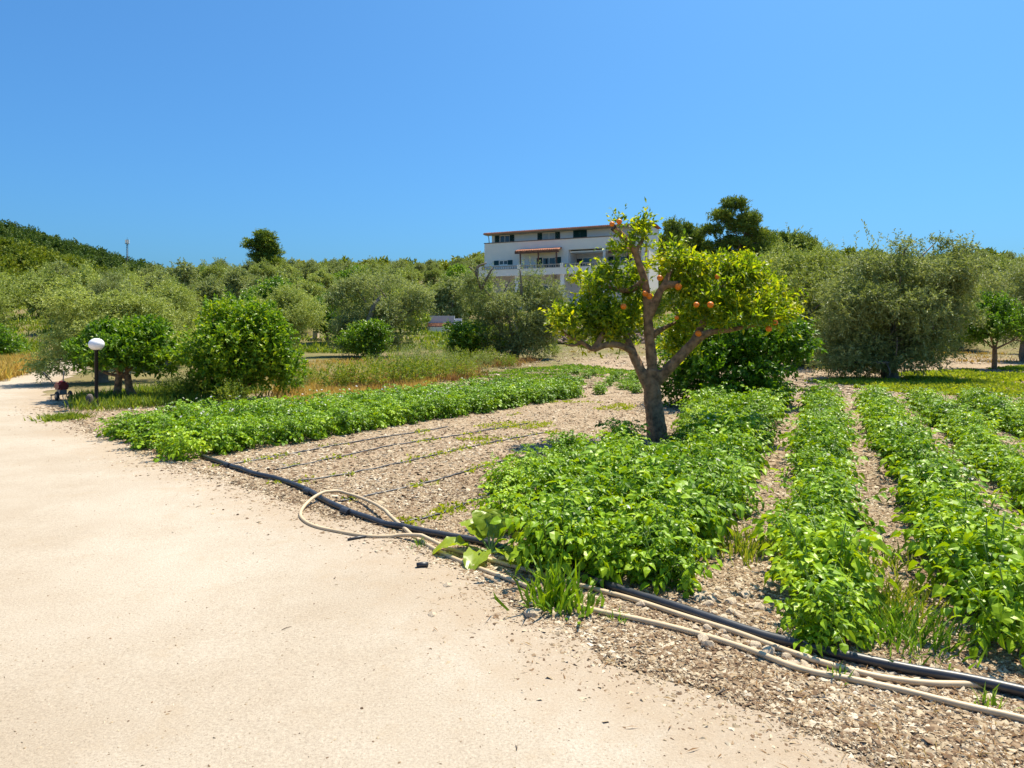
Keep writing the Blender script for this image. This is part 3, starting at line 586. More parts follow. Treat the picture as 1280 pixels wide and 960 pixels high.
# ------------------------------------------------------------------ woods on the far hills (uncountable: stuff)
def wood(name, label, n, xr, yr, accept, matl, seed, size, conif=True):
    r = np.random.default_rng(seed); vs, qs, c = [], [], 0; done = 0
    pr = []
    for s_ in range(4):
        lobes = [(0,0,4.6,1.0,1.0,1.3),(0,0,3.1,1.6,1.6,1.1),(0,0,1.6,2.1,2.1,1.2)] if conif else [(0,0,2.6,1.8,1.8,1.2),(.9,0,1.9,1.5,1.5,1.1),(-.9,.2,1.8,1.5,1.5,1.1)]
        v, q, *_ = crown(r, lobes, 60, 5, 1.15, .55, tw=.7, fold=False, gap=3, up=.3); pr.append((v, q))
    while done < n:
        x, y = r.uniform(*xr), r.uniform(*yr)
        if not accept(x, y): continue
        v, q = pr[r.integers(4)]; s_ = size * r.uniform(.7, 1.35); a = r.uniform(0, 6.28); ca_, sa = math.cos(a), math.sin(a)
        vv = np.stack([v[:, 0] * ca_ - v[:, 1] * sa, v[:, 0] * sa + v[:, 1] * ca_, v[:, 2] * r.uniform(.85, 1.25)], 1) * s_ + [x, y, gz(x, y)]
        vs.append(vv); qs.append(q + c); c += len(v); done += 1
    o = obj(name, new_mesh(name, np.concatenate(vs), np.concatenate(qs)), matl); tag(o, label, 'wood', kind='stuff'); return o
wood('far_wood', 'dark green pine wood covering the far ridge below the mast', 2100, (-480, -60), (300, 470), lambda x, y: -.98 < x / y < -.30, M['wood_leaf'], 71, .98)
wood('near_wood', 'sunlit yellow-green wood covering the nearer spur of the hill', 1150, (-270, -70), (165, 262), lambda x, y: -.98 < x / y < -.42, M['spur_leaf'], 72, .76)
wood('crest_wood', 'green wood and shrubs beyond the crest of the slope', 330, (-120, 190), (165, 225), lambda x, y: -.6 < x / y < .82, M['maquis_leaf'], 73, .85, False)

# mast on the ridge
p = at(159, 0, 418); zb = gz(p[0], 418)
t = thing('telecom_mast', 'thin lattice telecom mast standing on the wooded ridge', 'mast', (p[0], 418, zb))
zt = CH + (HOR - 299) / F * 418 - zb; mb = MB()
for a in range(3): x, y = math.cos(a * 2.094) * .55, math.sin(a * 2.094) * .55; mb.tube([(x,y,-.5),(x*.8,y*.8,zt)], [.12,.1], 5)
mb.build('legs', M['grey_metal'], t); mb = MB()
for k in range(14):
    z0, z1 = zt * k / 14, zt * (k + 1) / 14
    for a in range(3):
        b = (a + 1) % 3; mb.tube([(math.cos(a*2.094)*.5, math.sin(a*2.094)*.5, z0),(math.cos(b*2.094)*.5, math.sin(b*2.094)*.5, z1)], [.06,.06], 4)
mb.build('bracing', M['grey_metal'], t)
for a in range(3): MB().box((math.cos(a*2.094)*1.0-.2, math.sin(a*2.094)*1.0-.2, zt-2.6),(math.cos(a*2.094)*1.0+.2, math.sin(a*2.094)*1.0+.2, zt-.4)).build('antenna_panel', M['white_paint'], t)
MB().tube([(0,0,zt-3),(0,0,zt+1.2)], [.08,.05], 6).build('antenna_rod', M['grey_metal'], t)
MB().lathe([(1.35,zt-2.9),(1.35,zt-2.75),(.1,zt-2.75)], 8).build('platform', M['grey_metal'], t)

# ------------------------------------------------------------------ the white house
hd = np.array([HX1 - HX0, HY1 - HY0]); HL = float(np.linalg.norm(hd)); hd /= HL; hb = np.array([-hd[1], hd[0]])
BZ = gz(5, 74) - .2
def hit(zx, zy, off):
    "pixel of the photograph (house close-up, 5.565 px per px) -> house plane at depth off: (x along facade, z above base)"
    a = (590 + zx / 5.565 - 640) / F; py = 265 + zy / 5.565
    lx = (a * (HY0 + off * hb[1]) - HX0 - off * hb[0]) / (hd[0] - a * hd[1]); Y = HY0 + lx * hd[1] + off * hb[1]
    return lx, CH + (HOR - py) / F * Y - BZ
house = thing('white_house', 'white three-storey house with balconies, green shutters and red tiled roof on the slope', 'house', (HX0, HY0, BZ), math.atan2(hd[1], hd[0]))
WP, CP = M['white_paint'], M['cream_paint']
def wall(name, m_, x0, x1, z0, z1, y, th, ops=()):
    mb = MB(); xs = x0
    for a, b, c, d in sorted(ops):
        mb.box((xs, y, z0), (a, y + th, z1)); mb.box((a, y, z0), (b, y + th, c)); mb.box((a, y, d), (b, y + th, z1)); xs = b
    mb.box((xs, y, z0), (x1, y + th, z1)); return mb.build(name, m_, house)
def window(x0, x1, z0, z1, y, sw=0., pane='dark_glass', closed=False):
    f = MB(); e = .07
    f.box((x0, y + .05, z0), (x0 + e, y + .13, z1)).box((x1 - e, y + .05, z0), (x1, y + .13, z1)).box((x0 + e, y + .05, z1 - e), (x1 - e, y + .13, z1)).box((x0 + e, y + .05, z0), (x1 - e, y + .13, z0 + e)).box(((x0 + x1) / 2 - .04, y + .045, z0 + e), ((x0 + x1) / 2 + .04, y + .125, z1 - e))
    w = f.build('window', M['white_paint'], house)
    MB().box((x0 + e, y + .09, z0 + e), (x1 - e, y + .11, z1 - e)).build('pane', M[pane], w)
    def shut(a, b):
        m2 = MB().box((a, y - .055, z0), (a + .06, y - .01, z1)).box((b - .06, y - .055, z0), (b, y - .01, z1)).box((a + .06, y - .055, z1 - .06), (b - .06, y - .01, z1)).box((a + .06, y - .055, z0), (b - .06, y - .01, z0 + .06))
        n = max(4, int((z1 - z0) / .1))
        for i in range(n):
            zz = z0 + .06 + (z1 - z0 - .12) * i / n; m2.add([(a + .06, y - .05, zz), (b - .06, y - .05, zz), (b - .06, y - .015, zz + (z1 - z0) / n * .95), (a + .06, y - .015, zz + (z1 - z0) / n * .95)], [(0, 1, 2, 3)])
        m2.build('shutter', M['green_shutter'], w)
    if closed: shut(x0, (x0 + x1) / 2 - .01); shut((x0 + x1) / 2 + .01, x1)
    elif sw: shut(x0 - sw, x0 - .02); shut(x1 + .02, x1 + sw)
PYF, PYU, PYR = 1.3, 3.0, 3.6          # facade plane, upper wall, loggia back wall
zroof = hit(40, 152, 2.0)[1]; zcop = hit(60, 222, PYF)[1]; zrail = hit(60, 382, 0)[1]; zband = hit(60, 406, 0)[1]; zbot = hit(100, 450, 0)[1]
ztop = hit(680, 262, PYF)[1]
D_ = 7.5
# upper storey
uw = []
for a, b, t_, k in ((192,262,165,'o'),(490,578,146,'o'),(705,800,124,'c')):
    x0, z1 = hit(a, t_, PYU); x1, _ = hit(b, t_, PYU); uw.append((x0, x1, zcop - 1.2, z1, k))
wall('upper_wall', WP, .1, HL, zcop - 1.4, zroof - .05, PYU, .25, [(u[0], u[1], u[2], u[3]) for u in uw])
for i, (x0, x1, z0, z1, k) in enumerate(uw): window(x0, x1, z0, z1, PYU, .62 if k == 'o' else 0, 'curtain' if i == 1 else 'dark_glass', k == 'c')
MB().box((.1, PYU + .252, 0), (.35, D_, zroof - .05)).box((HL - .25, PYU + .252, 0), (HL, D_, zroof - .05)).box((.352, D_ - .25, 0), (HL - .252, D_, zroof - .05)).build('side_wall', WP, house)
MB().box((.4, PYU + .26, zcop - 1.5), (HL - .3, D_ - .3, zcop - 1.3)).box((.4, PYU + .26, zroof - .3), (HL - .3, D_ - .3, zroof - .1)).build('floor_slab', WP, house)
# tiled roof
mb = MB(); n = 260; xs = np.linspace(-.5, HL + .35, n); wv = np.abs(np.sin(xs * math.pi / .22)) * .07
prof = [(2.0, zroof), (5.2, zroof + .22), (D_ + .35, zroof - .02)]
V = np.stack([np.stack([xs, np.full(n, y), z + wv], 1) for y, z in prof] + [np.stack([xs, np.full(n, 2.0), np.full(n, zroof - .1)], 1)], 0)
k4 = []
for a, b in ((3, 0), (0, 1), (1, 2)):
    for i in range(n - 1): k4.append((a * n + i, a * n + i + 1, b * n + i + 1, b * n + i))
mb.add(V.reshape(-1, 3), k4); rf = mb.build('roof', M['terracotta'], house)
MB().box((-.45, 2.02, zroof - .22), (HL + .45, 3.0, zroof - .11)).build('eave', M['stone_trim'], rf)
MB().tube([(-.5,1.93,zroof-.1),(HL+.5,1.93,zroof-.1)], [.07,.07], 6).build('gutter', M['terracotta'], rf)
MB().tube([(.0,1.95,zroof-.12),(.05,2.3,zroof-.5),(.03,2.7,zcop-1)], [.05,.05,.05], 6).build('downpipe', M['stone_trim'], house)
# middle storey
x_mid = hit(650, 300, PYF)[0]; xa, za = hit(188, 338, PYF); xb, _ = hit(248, 338, PYF); xc, zc_ = hit(490, 318, PYF); xd, _ = hit(580, 318, PYF)
fl = zband - .25
wall('front_wall', WP, 0, x_mid + .35, fl, zcop - .02, PYF, .25, [(xa, xb, fl + .9, za), (xc, xd, fl + .02, zc_)])
window(xa, xb, fl + .9, za, PYF, .65); window(xc, xd, fl + .02, zc_, PYF, .7)
MB().box((x_mid + .352, PYF, ztop), (HL, PYF + .25, zcop - .02)).build('parapet', WP, house)
MB().box((-.06, PYF - .06, zcop - .015), (HL + .06, PYF + .3, zcop + .07)).build('coping', M['coping'], house)
MB().box((0, PYF + .252, zcop - 1.55), (HL, PYU + .24, zcop - 1.4)).build('terrace_slab', WP, house)
MB().box((0, PYF + .252, 0), (.098, PYU + .25, zcop - 1.56)).build('side_return', WP, house)
lx0, lz = hit(700, 322, PYR); lx1, _ = hit(838, 322, PYR); rx0 = hit(985, 310, PYR)[0]; rx1 = rx0 + 1.5
wall('loggia_wall', CP, x_mid + .352, HL - .26, fl, ztop + .3, PYR, .2, [(lx0, lx1, fl + .02, lz), (rx0, rx1, fl + .02, lz)])
window(lx0, lx1, fl + .02, lz, PYR, .0); window(rx0, rx1, fl + .02, lz, PYR, .6)
MB().box((x_mid + .36, PYF + .26, ztop + .0), (HL - .26, PYR - .002, ztop + .12)).build('loggia_ceiling', CP, house)
MB().box((x_mid + .352, PYF + .252, fl), (x_mid + .5, PYR - .002, ztop - .002)).build('loggia_side', CP, house)
for xp in (x_mid + 4.4, HL - .3): MB().box((xp, PYF + .01, fl), (xp + .28, PYF + .24, ztop - .002)).build('pillar', WP, house)
# balcony with balusters
MB().box((-.02, -.08, zbot), (HL + .02, .12, zband - .02)).box((-.02, .122, fl - .25), (HL + .02, PYR, fl - .002)).build('balcony', WP, house)
bal = MB().box((-.05, -.1, zrail - .1), (HL + .05, .14, zrail)).box((-.05, -.1, zband - .018), (HL + .05, .14, zband + .05)).build('balustrade', M['stone_trim'], house)
hgt = zrail - .1 - zband - .05
bm_ = MB().lathe([(.06,0),(.06,.06*hgt),(.035,.12*hgt),(.075,.38*hgt),(.06,.55*hgt),(.03,.8*hgt),(.06,.92*hgt),(.06,hgt)], 8).mesh('baluster', True)
nb = int(HL / .29)
for i in range(nb): obj('baluster', bm_, M['stone_trim'], bal, (.15 + i * .29, .02, zband + .05))
for xp in (0, 5.0, x_mid - .1, 15.2, HL - .4): MB().box((xp, -.13, zband - .015), (xp + .4, .17, zrail + .06)).build('balustrade_post', WP, bal)
# pergola roofs
def pergola(a, b, zy0, posts, nm):
    x0, z0 = hit(a, zy0, .1); x1, _ = hit(b, zy0, .1)
    mb = MB(); n = max(4, int((x1 - x0) / .22))
    for i in range(n):
        xx = x0 + (x1 - x0) * i / n; mb.tube([(xx + .11, .02, z0), (xx + .11, PYF - .03, z0 + .28)], [.11, .11], 6)
    c = mb.build(nm, M['terracotta'], house)
    MB().box((x0 - .05, .08, z0 - .28), (x1 + .05, .22, z0 - .1)).build('beam', M['brown_wood'], c)
    for i in range(int((x1 - x0) / .7) + 1): MB().box((x0 + i * .7, -.05, z0 - .1), (x0 + i * .7 + .09, PYF - .02, z0 - .02)).build('rafter', M['brown_wood'], c)
    for p_ in posts: xx = hit(p_, 300, .1)[0]; MB().box((xx - .07, .18, fl), (xx + .07, .30, z0 - .1)).build('post', M['brown_wood'], c)
pergola(300, 600, 275, (333, 458, 584), 'pergola')
pergola(950, 1100, 266, (1085,), 'awning')
# ground floor behind columns, terrace wall
gop = [(2.0, 3.6, 1.2, 3.2), (6.5, 8.6, 1.2, 3.4), (hit(560,520,3.0)[0], hit(598,520,3.0)[0], 1.2, 2.6), (13.0, 14.8, 1.2, 3.4), (17, 18.6, 1.2, 3.2)]
wall('ground_floor_wall', CP, .1, HL - .1, -2.0, fl - .252, 3.0, .25, gop)
for a, b, c, d in gop: window(a, b, c, d, 3.0)
for xp in (.1, 4.6, x_mid - .15, 15.2, HL - .5): MB().box((xp, .125, -2), (xp + .45, .5, fl - .252)).build('column', WP, house)
MB().box((-.5, -3.2, -2.5), (HL + .5, -2.95, 1.75)).box((-.5, -2.948, -2.5), (HL + .5, 2.99, .95)).build('terrace_wall', M['grey_paint'], house)
clone(FIG, 3.2, 95, .5, 1.45, label='leafy tree top showing above the red roof of the house')
# small olives just below the house
for i, (x, y, s) in enumerate(((12.2,61,.8),(15.2,60,.85),(18.6,62,.95))): clone(OLV[(i + 1) % 3], x, y, i * 1.7, s, s * .85, label='olive tree on the terrace directly below the house', group='olive trees below the house')

# ------------------------------------------------------------------ white stair wall, stone bank, railing
p = at(549, 0, 46.); x0, y0 = p[0] - .75, 46.0; z0 = gz(x0, y0)
t = thing('garden_wall', 'white sloping stair wall with a brick band between the olive trees', 'wall', (x0, y0, z0))
zz = lambda y: CH + (HOR - y) / F * 46 - z0
mb = MB(); mb.add([(-.1,0,-.3),(1.0,0,-.3),(1.45,0,zz(409)),(.15,0,zz(409)),(-.1,.5,-.3),(1.0,.5,-.3),(1.45,.5,zz(409)),(.15,.5,zz(409))], [(0,1,2,3),(7,6,5,4),(0,3,7,4),(1,5,6,2),(3,2,6,7)]); mb.build('stair_flank', WP, t)
mb = MB(); 
for i in range(7): mb.box((1.0 + i * .0, .55 + i * .3, -.4), (2.1, .86 + i * .3, .1 + i * .16))
mb.build('steps', M['grey_paint'], t)
MB().box((-.1, .52, -.3), (1.6, .8, zz(408.5))).build('panel', M['grey_paint'], t)
for i in range(6): MB().box((-.1 + i * .285, .40, zz(408)), (.17 + i * .285, .85, zz(403.6))).build('brick', M['brick'], t)
MB().box((-.1, .9, -.2), (1.7, 1.2, zz(394.5))).build('back_wall', M['grey_paint'], t)
r = np.random.default_rng(13)
vine = thing('vine', 'bright yellow-green vine sprawling over the white stair wall', 'plant', (x0 - 1.2, y0 - 1.0, gz(x0 - 1.2, y0 - 1)))
mb = MB()
for k in range(7): mb.tube(spline([(-.6 + k * .25, 0, 0), (-.5 + k * .28, .1, .6), (-.8 + k * .4, 0, 1.1 + r.random() * .3)], 6), np.linspace(.03, .01, 6), 5)
mb.build('stem', M['stem'], vine)
v, q, *_ = crown(r, [(0,0,1.05,1.2,.4,.35),(-1,0,.8,.7,.4,.4),(.9,0,1.2,.5,.3,.3),(-.2,0,.5,.9,.5,.4)], 330, 6, .16, .14, tw=.3, gap=.7, gscale=.7); tag(obj('foliage', new_mesh('foliage', v, q), M['vine_leaf'], vine), kind='stuff')
# rubble bank under the house
bk = thing('stone_bank', 'rough brown rubble bank holding up the terrace behind the orange tree', 'bank', (5.6, 37.5, gz(5.6, 37.5)))
mb = MB(); ico = []
for i in range(620):
    x = r.uniform(-4.0, 6.5); h = r.random(); s_ = r.uniform(.06, .17); mb.ball((x, h * .9 + r.uniform(-.1, .1), h * .85 - .02), s_, 6, 4, (r.uniform(1, 1.7), 1, r.uniform(.6, .9)))
tag(mb.build('rubble', plain('rubble', (.27,.19,.14), .95, .35, 3, bump=.5), bk), kind='stuff')
mb = MB(); mb.add([(-4.2,.0,-.1),(6.7,.0,-.1),(6.7,1.0,.85),(-4.2,1.0,.85),(6.7,3,.8),(-4.2,3,.8)], [(0,1,2,3),(3,2,4,5)]); mb.build('earth', M['soil'], bk)
fn = thing('metal_railing', 'short dark metal railing on top of the rubble bank', 'railing', (2.25, 39.6, gz(2.25, 38.5) + .7))
MB().tube([(-.6,0,.85),(.9,0,.85)], [.025,.025], 6).build('rail', M['black_metal'], fn)
for i in range(7): MB().tube([(-.6 + i * .25, 0, -.4), (-.6 + i * .25, 0, .85)], [.018,.018], 5).build('bar', M['black_metal'], fn)

# ------------------------------------------------------------------ globe lamps
def lamp(label, x, y, h, gr, post, ped=False):
    t = thing('garden_lamp', label, 'lamp', (x, y, gz(x, y)))
    MB().lathe([(.07,-.05),(.07,.03),(post * 1.5,.05),(post,.09),(post,h - gr * 1.75),(post * 1.7,h - gr * 1.72),(post * 1.9,h - gr * 1.55)], 12).build('post', M['black_metal'], t, True)
    MB().ball((0, 0, h - gr * .84), gr, 24, 16, (1, 1, .84)).build('globe', M['opal'], t, True)
    return t
p = px(120.5, 511); lamp('white globe lamp on a black post at the corner of the potato bed', p[0], p[1], (511 - 423) * p[1] / F, 9.0 * p[1] / F, .032)
p = at(397, 432, 42); t = lamp('distant small globe lamp on a stone pedestal beside the dry bank', p[0], 42, 1.35, .12, .03)
MB().box((-.25, -.2, -.3), (.05, .2, .55)).box((-.5, -.25, -.3), (.35, .25, .12)).build('pedestal', M['limestone'], t)
p = px(113, 511); t = tag(MB().tube(spline([(0,0,-.05),(.01,0,.1),(-.02,.01,.2),(-.01,0,.27)], 7), [.08,.07,.065,.06,.06,.055,.03], 9, .12).build('tree_stump', M['grey_stump'], None, True), 'short grey stump beside the black lamp post', 'stump'); t.location = (p[0], p[1], gz(p[0], p[1]))

# ------------------------------------------------------------------ red tiller at the roadside
p = px(77, 500); t = thing('tiller', 'small red walk-behind tiller parked on the road edge under the olive', 'tiller', (p[0], p[1], gz(p[0], p[1])), R(-38))
t.scale = (.72,) * 3
b = bmesh.new(); bmesh.ops.create_cube(b, size=1); bmesh.ops.scale(b, vec=(.34,.26,.2), verts=b.verts); bmesh.ops.bevel(b, geom=b.edges[:], offset=.05, segments=3); me = bpy.data.meshes.new('engine_cover'); b.to_mesh(me); b.free(); obj('engine_cover', me, M['red_paint'], t, (0, 0, .40))
MB().box((-.12,-.09,.16),(.14,.09,.31)).build('engine', M['grey_metal'], t)
MB().ball((.05,0,.52),.09,12,8,(1.2,1,.5)).build('fuel_tank', M['red_paint'], t, True)
for s in (-1, 1):
    w = MB(); a = np.linspace(0, 2 * math.pi, 17); w.tube(np.stack([.15 + np.cos(a) * .10, np.full(17, s * .17), .13 + np.sin(a) * .10], 1), .035, 6, cap=False); wh = w.build('wheel', M['rubber'], t, True)
    MB().tube([(.15, s * .14, .13), (.15, s * .2, .13)], [.06,.06], 8).build('hub', M['grey_metal'], wh)
    hb_ = MB().tube(spline([(-.1, s * .08, .3), (-.3, s * .14, .5), (-.55, s * .24, .72)], 8), .016, 6).build('handlebar', M['black_metal'], t, True)
    MB().tube([(-.5, s * .22, .68), (-.62, s * .265, .775)], [.024,.024], 8).build('grip', M['rubber'], hb_)
for k in range(5): MB().tube(spline([(-.15,-.2+k*.1,.14),(-.22,-.2+k*.1,.08),(-.2,-.18+k*.1,.0)], 4), .014, 5).build('tine', M['grey_metal'], t)
MB().tube([(-.15,-.24,.14),(-.15,.24,.14)], [.02,.02], 6).build('axle', M['grey_metal'], t)

# ------------------------------------------------------------------ potato plants
r = np.random.default_rng(3)
def leaflet(n, base, dirv, nor, ln, wd, bend):
    D = dirv / np.linalg.norm(dirv); Sd = np.cross(D, nor); Sd /= np.linalg.norm(Sd); Nn = np.cross(Sd, D)
    c = lambda u: base + D * ln * u - Nn * ln * bend * (u * u)
    f = lambda u, w, s: c(u) + Sd * wd * w * s + Nn * wd * (.42 + .25 * r.standard_normal()) * w
    v = [c(0), c(.32), c(.68), c(1.0), f(.26,.46,1), f(.62,.40,1), f(.26,.46,-1), f(.62,.40,-1)]
    n.add(v, [(1,2,5,4),(2,1,6,7)], [(0,1,4),(2,3,5),(1,0,6),(3,2,7)])
def compound_leaf(seed):
    "leaf along +Y from the origin, upper side +Z"
    global r
    r = np.random.default_rng(seed); mb = MB(); L0 = r.uniform(.17, .23); dr = r.uniform(.25, .75)
    ax = lambda u: np.array([0, L0 * u * (1 - .15 * dr * u), -L0 * dr * .55 * u * u + .0])
    mb.tube([ax(u) for u in np.linspace(0, 1, 5)], np.linspace(.0035, .0015, 5), 3, cap=False)
    tn = lambda u: (ax(u + .02) - ax(u - .02)) / np.linalg.norm(ax(u + .02) - ax(u - .02))
    leaflet(mb, ax(1), tn(1.) + [0, 0, r.normal(0, .15)], np.array([r.normal(0, .2), 0, 1]), r.uniform(.075, .095), r.uniform(.055, .07), .3)
    for u, k in ((.78, .95), (.52, .82), (.28, .55)):
        for s in (-1, 1):
            d_ = tn(u) * .55 + np.array([s, 0, r.normal(-.12, .22)])
            leaflet(mb, ax(u + r.normal(0, .02)), d_, np.array([r.normal(0, .25) - s * .1, r.normal(0, .2), 1]), r.uniform(.06, .082) * k, r.uniform(.042, .055) * k, r.uniform(.15, .8))
    return mb
LEAFMB = [compound_leaf(900 + i) for i in range(8)]
LEAFME = [m_.mesh('leaf') for m_ in LEAFMB]
def leaf_arrays(m_):
    return np.concatenate(m_.v), (np.concatenate(m_.q) if m_.q else None), (np.concatenate(m_.t) if m_.t else None)
LEAFAR = [leaf_arrays(m_) for m_ in LEAFMB]
def plant_layout(seed, nst=8, hgt=.46, spread=.28, per=11):
    r = np.random.default_rng(seed); st = MB(); leaves = []
    for k in range(nst):
        a = k / nst * 6.283 + r.normal(0, .3); rad = spread * r.uniform(.35, 1.1); h = hgt * r.uniform(.78, 1.08) * (1.06 - .35 * rad / spread)
        tip = np.array([math.cos(a) * rad, math.sin(a) * rad, h]); b0 = np.array([math.cos(a) * .05, math.sin(a) * .05, -.03])
        P_ = spline([b0, b0 * .6 + tip * .4 + [0, 0, h * .12], tip], 8); st.tube(P_, np.linspace(.006, .003, 8), 5)
        for j in range(per):
            u = .22 + .78 * (j + r.random() * .6) / per; q_ = u * 7; i0 = min(int(q_), 6); p_ = P_[i0] * (1 - (q_ - i0)) + P_[i0 + 1] * (q_ - i0)
            yaw = a + (j * 2.4 + r.normal(0, .4)) if u > .5 else a + r.normal(0, 1.0)
            pitch = (r.uniform(.1, .75) if u > .8 else r.uniform(-.35, .35)); s_ = r.uniform(.7, 1.1) * (.72 if u > .9 else 1)
            m4 = Matrix.Translation(p_) @ Matrix.Rotation(yaw - math.pi / 2, 4, 'Z') @ Matrix.Rotation(pitch, 4, 'X') @ Matrix.Rotation(r.normal(0, .3), 4, 'Y') @ Matrix.Scale(s_, 4)
            leaves.append((r.integers(len(LEAFAR)), m4))
    return st, leaves
VAR = []
for i in range(9):
    st, lv = plant_layout(300 + i); mb = MB()
    for k, m4 in lv:
        A = np.array(m4); v, q, tt = LEAFAR[k]; mb.add(v @ A[:3, :3].T + A[:3, 3], q, tt)
    VAR.append((st.mesh('stem', True), mb.mesh('foliage'), lv))
    for m_, k in ((VAR[-1][0], 'stem'), (VAR[-1][1], 'potato_leaf')): m_.materials.append(M[k])
fb = MB()
for k in range(5):
    a = k * 1.2566; d_ = np.array([math.cos(a), math.sin(a), .25]); v, q = leaf_quads(np.zeros((1, 3)), d_[None], np.array([[0, 0, 1.]]), .024, .02); fb.add(v, q)
FLOWER = fb.mesh('flower'); FLOWER.materials.append(M['petal'])
dv_, nv_ = np.array([.415, .910]), np.array([.910, -.415])
spots = []      # x, y, scale, label
def nth(n): return ('first', 'second', 'third', 'fourth', 'fifth', 'sixth', 'seventh', 'eighth', 'ninth', 'tenth')[n - 1] if n < 11 else '%d%s' % (n, 'th' if 10 < n % 100 < 14 else {1: 'st', 2: 'nd', 3: 'rd'}.get(n % 10, 'th'))
r = np.random.default_rng(17)
for s_, t0, t1, k, row in ((-2.7,5.75,7.6,.72,'shortest row, outermost beside the bare plot'),(-2.22,5.0,9.0,.88,'short row starting at the chard plant'),(-1.72,4.12,15.4,1,'row that passes the orange tree trunk'),(-1.25,4.2,15.6,.95,'middle row below the orange tree'),(-.9,4.25,15.8,.94,'row lining the orange tree bed furrow'),(-.01,3.72,15.6,.93,'row whose end hangs over both hoses'),(.89,3.3,15.8,.94,'row just beyond the grassy furrow'),(1.77,4,15.9,.86,'second row beyond the grassy furrow'),(2.65,5,15.8,.86,'third row beyond the grassy furrow'),(3.5,7,15.6,.88,'fourth row beyond the grassy furrow'),(4.36,9,15.4,.88,'outermost row beyond the grassy furrow')):
    tt = t0; n = 0
    while tt < t1:
        x, y = s_ * nv_ + tt * dv_ + r.normal(0, .055, 2)
        tt += r.uniform(.27, .36)
        if x / y > .80: continue
        if s_ < -1.5 and math.hypot(x - OB[0], y - OB[1]) < .3: continue
        n += 1; kk = .5 if (s_ < -1 and 6.9 < y < 9.7 and .165 < x / y < .265) else 1
        spots.append((x, y, kk * k * r.uniform(.8, 1.2), nth(n) + ' potato plant from the road in the ' + row, 0))
# left bed
d2, n2_ = np.array([.643, .766]), np.array([.766, -.643])
for s_, t0, t1, row in ((-8.2,3.2,12.4,'row edging the dripline plot'),(-8.72,3.3,12.9,'second row from the dripline plot'),(-9.25,3.2,13.0,'third row from the dripline plot'),(-9.8,3.1,12.6,'fourth row from the dripline plot'),(-10.3,3.0,12.0,'fifth row from the dripline plot'),(-10.75,3.1,11.0,'row edging the dry bank')):
    tt = t0 + .15; n = 0
    while tt < t1:
        x, y = s_ * n2_ + tt * d2 + r.normal(0, .04, 2)
        bow = (tt - 3) * .035 * (-9.4 - s_); x += bow * n2_[0]; y += bow * n2_[1]
        tt += r.uniform(.29, .38)
        if on_road(x, y, -.12): continue
        n += 1; spots.append((x, y, .88 * r.uniform(.85, 1.1), nth(n) + ' potato plant from the road in the ' + row, 1))
# thin young rows behind the bare plot
n = 0
for (xa_, ya_), (xb_, yb_) in (((745,493),(772,470)),((775,487),(800,470)),((790,492),(812,480)),((700,492),(740,470)),((690,480),(720,467))):
    A_, B_ = px(xa_, ya_), px(xb_, yb_)
    for u in np.linspace(0, 1, 6): p_ = A_ * (1 - u) + B_ * u; spots.append((p_[0] + r.normal(0, .08), p_[1], r.uniform(.42, .62), 'small late potato plant in the thin rows by the rubble bank', 0))
spots.sort(key=lambda s: s[1] / s[2] ** .5)
NEAR = 18
restv = MB()
for i, (x, y, k, lab, fl_) in enumerate(spots):
    sm_, fm_, lv = VAR[int(r.integers(9))]; rz = r.uniform(0, 6.28)
    if i < 300:
        t = thing('potato_plant', lab, 'potato plant', (x, y, gz(x, y)), rz, 'potato plants'); t.scale = (k, k, k * r.uniform(.9, 1.1))
        obj('stem', sm_, None, t)
        if i < NEAR:
            for li, m4 in lv: o = obj('leaf', LEAFME[li], M['potato_leaf'], t); o.matrix_local = m4
        else: tag(obj('foliage', fm_, None, t), kind='stuff')
        if r.random() < (.42 if fl_ else .06):
            for _ in range(int(r.integers(1, 4))):
                f = obj('flower', FLOWER, None, t, (r.uniform(-.2, .2), r.uniform(-.2, .2), r.uniform(.44, .52))); f.scale = (.95,) * 3; f.rotation_euler = (r.normal(0, .5), r.normal(0, .5), 0)
    else:
        A = np.array(Matrix.Translation((x, y, gz(x, y))) @ Matrix.Rotation(rz, 4, 'Z') @ Matrix.Scale(k, 4))
        for u in range(0, len(lv)):
            li, m4 = lv[u]; B4 = A @ np.array(m4); v, q, tt = LEAFAR[li]; restv.add(v @ B4[:3, :3].T + B4[:3, 3], q, tt)
print('potato plants', len(spots))
if restv.v: tag(restv.build('potato_foliage', M['potato_leaf'], None, True), 'farthest potato plants merging into one green mass at the row ends', 'potato plants', kind='stuff')

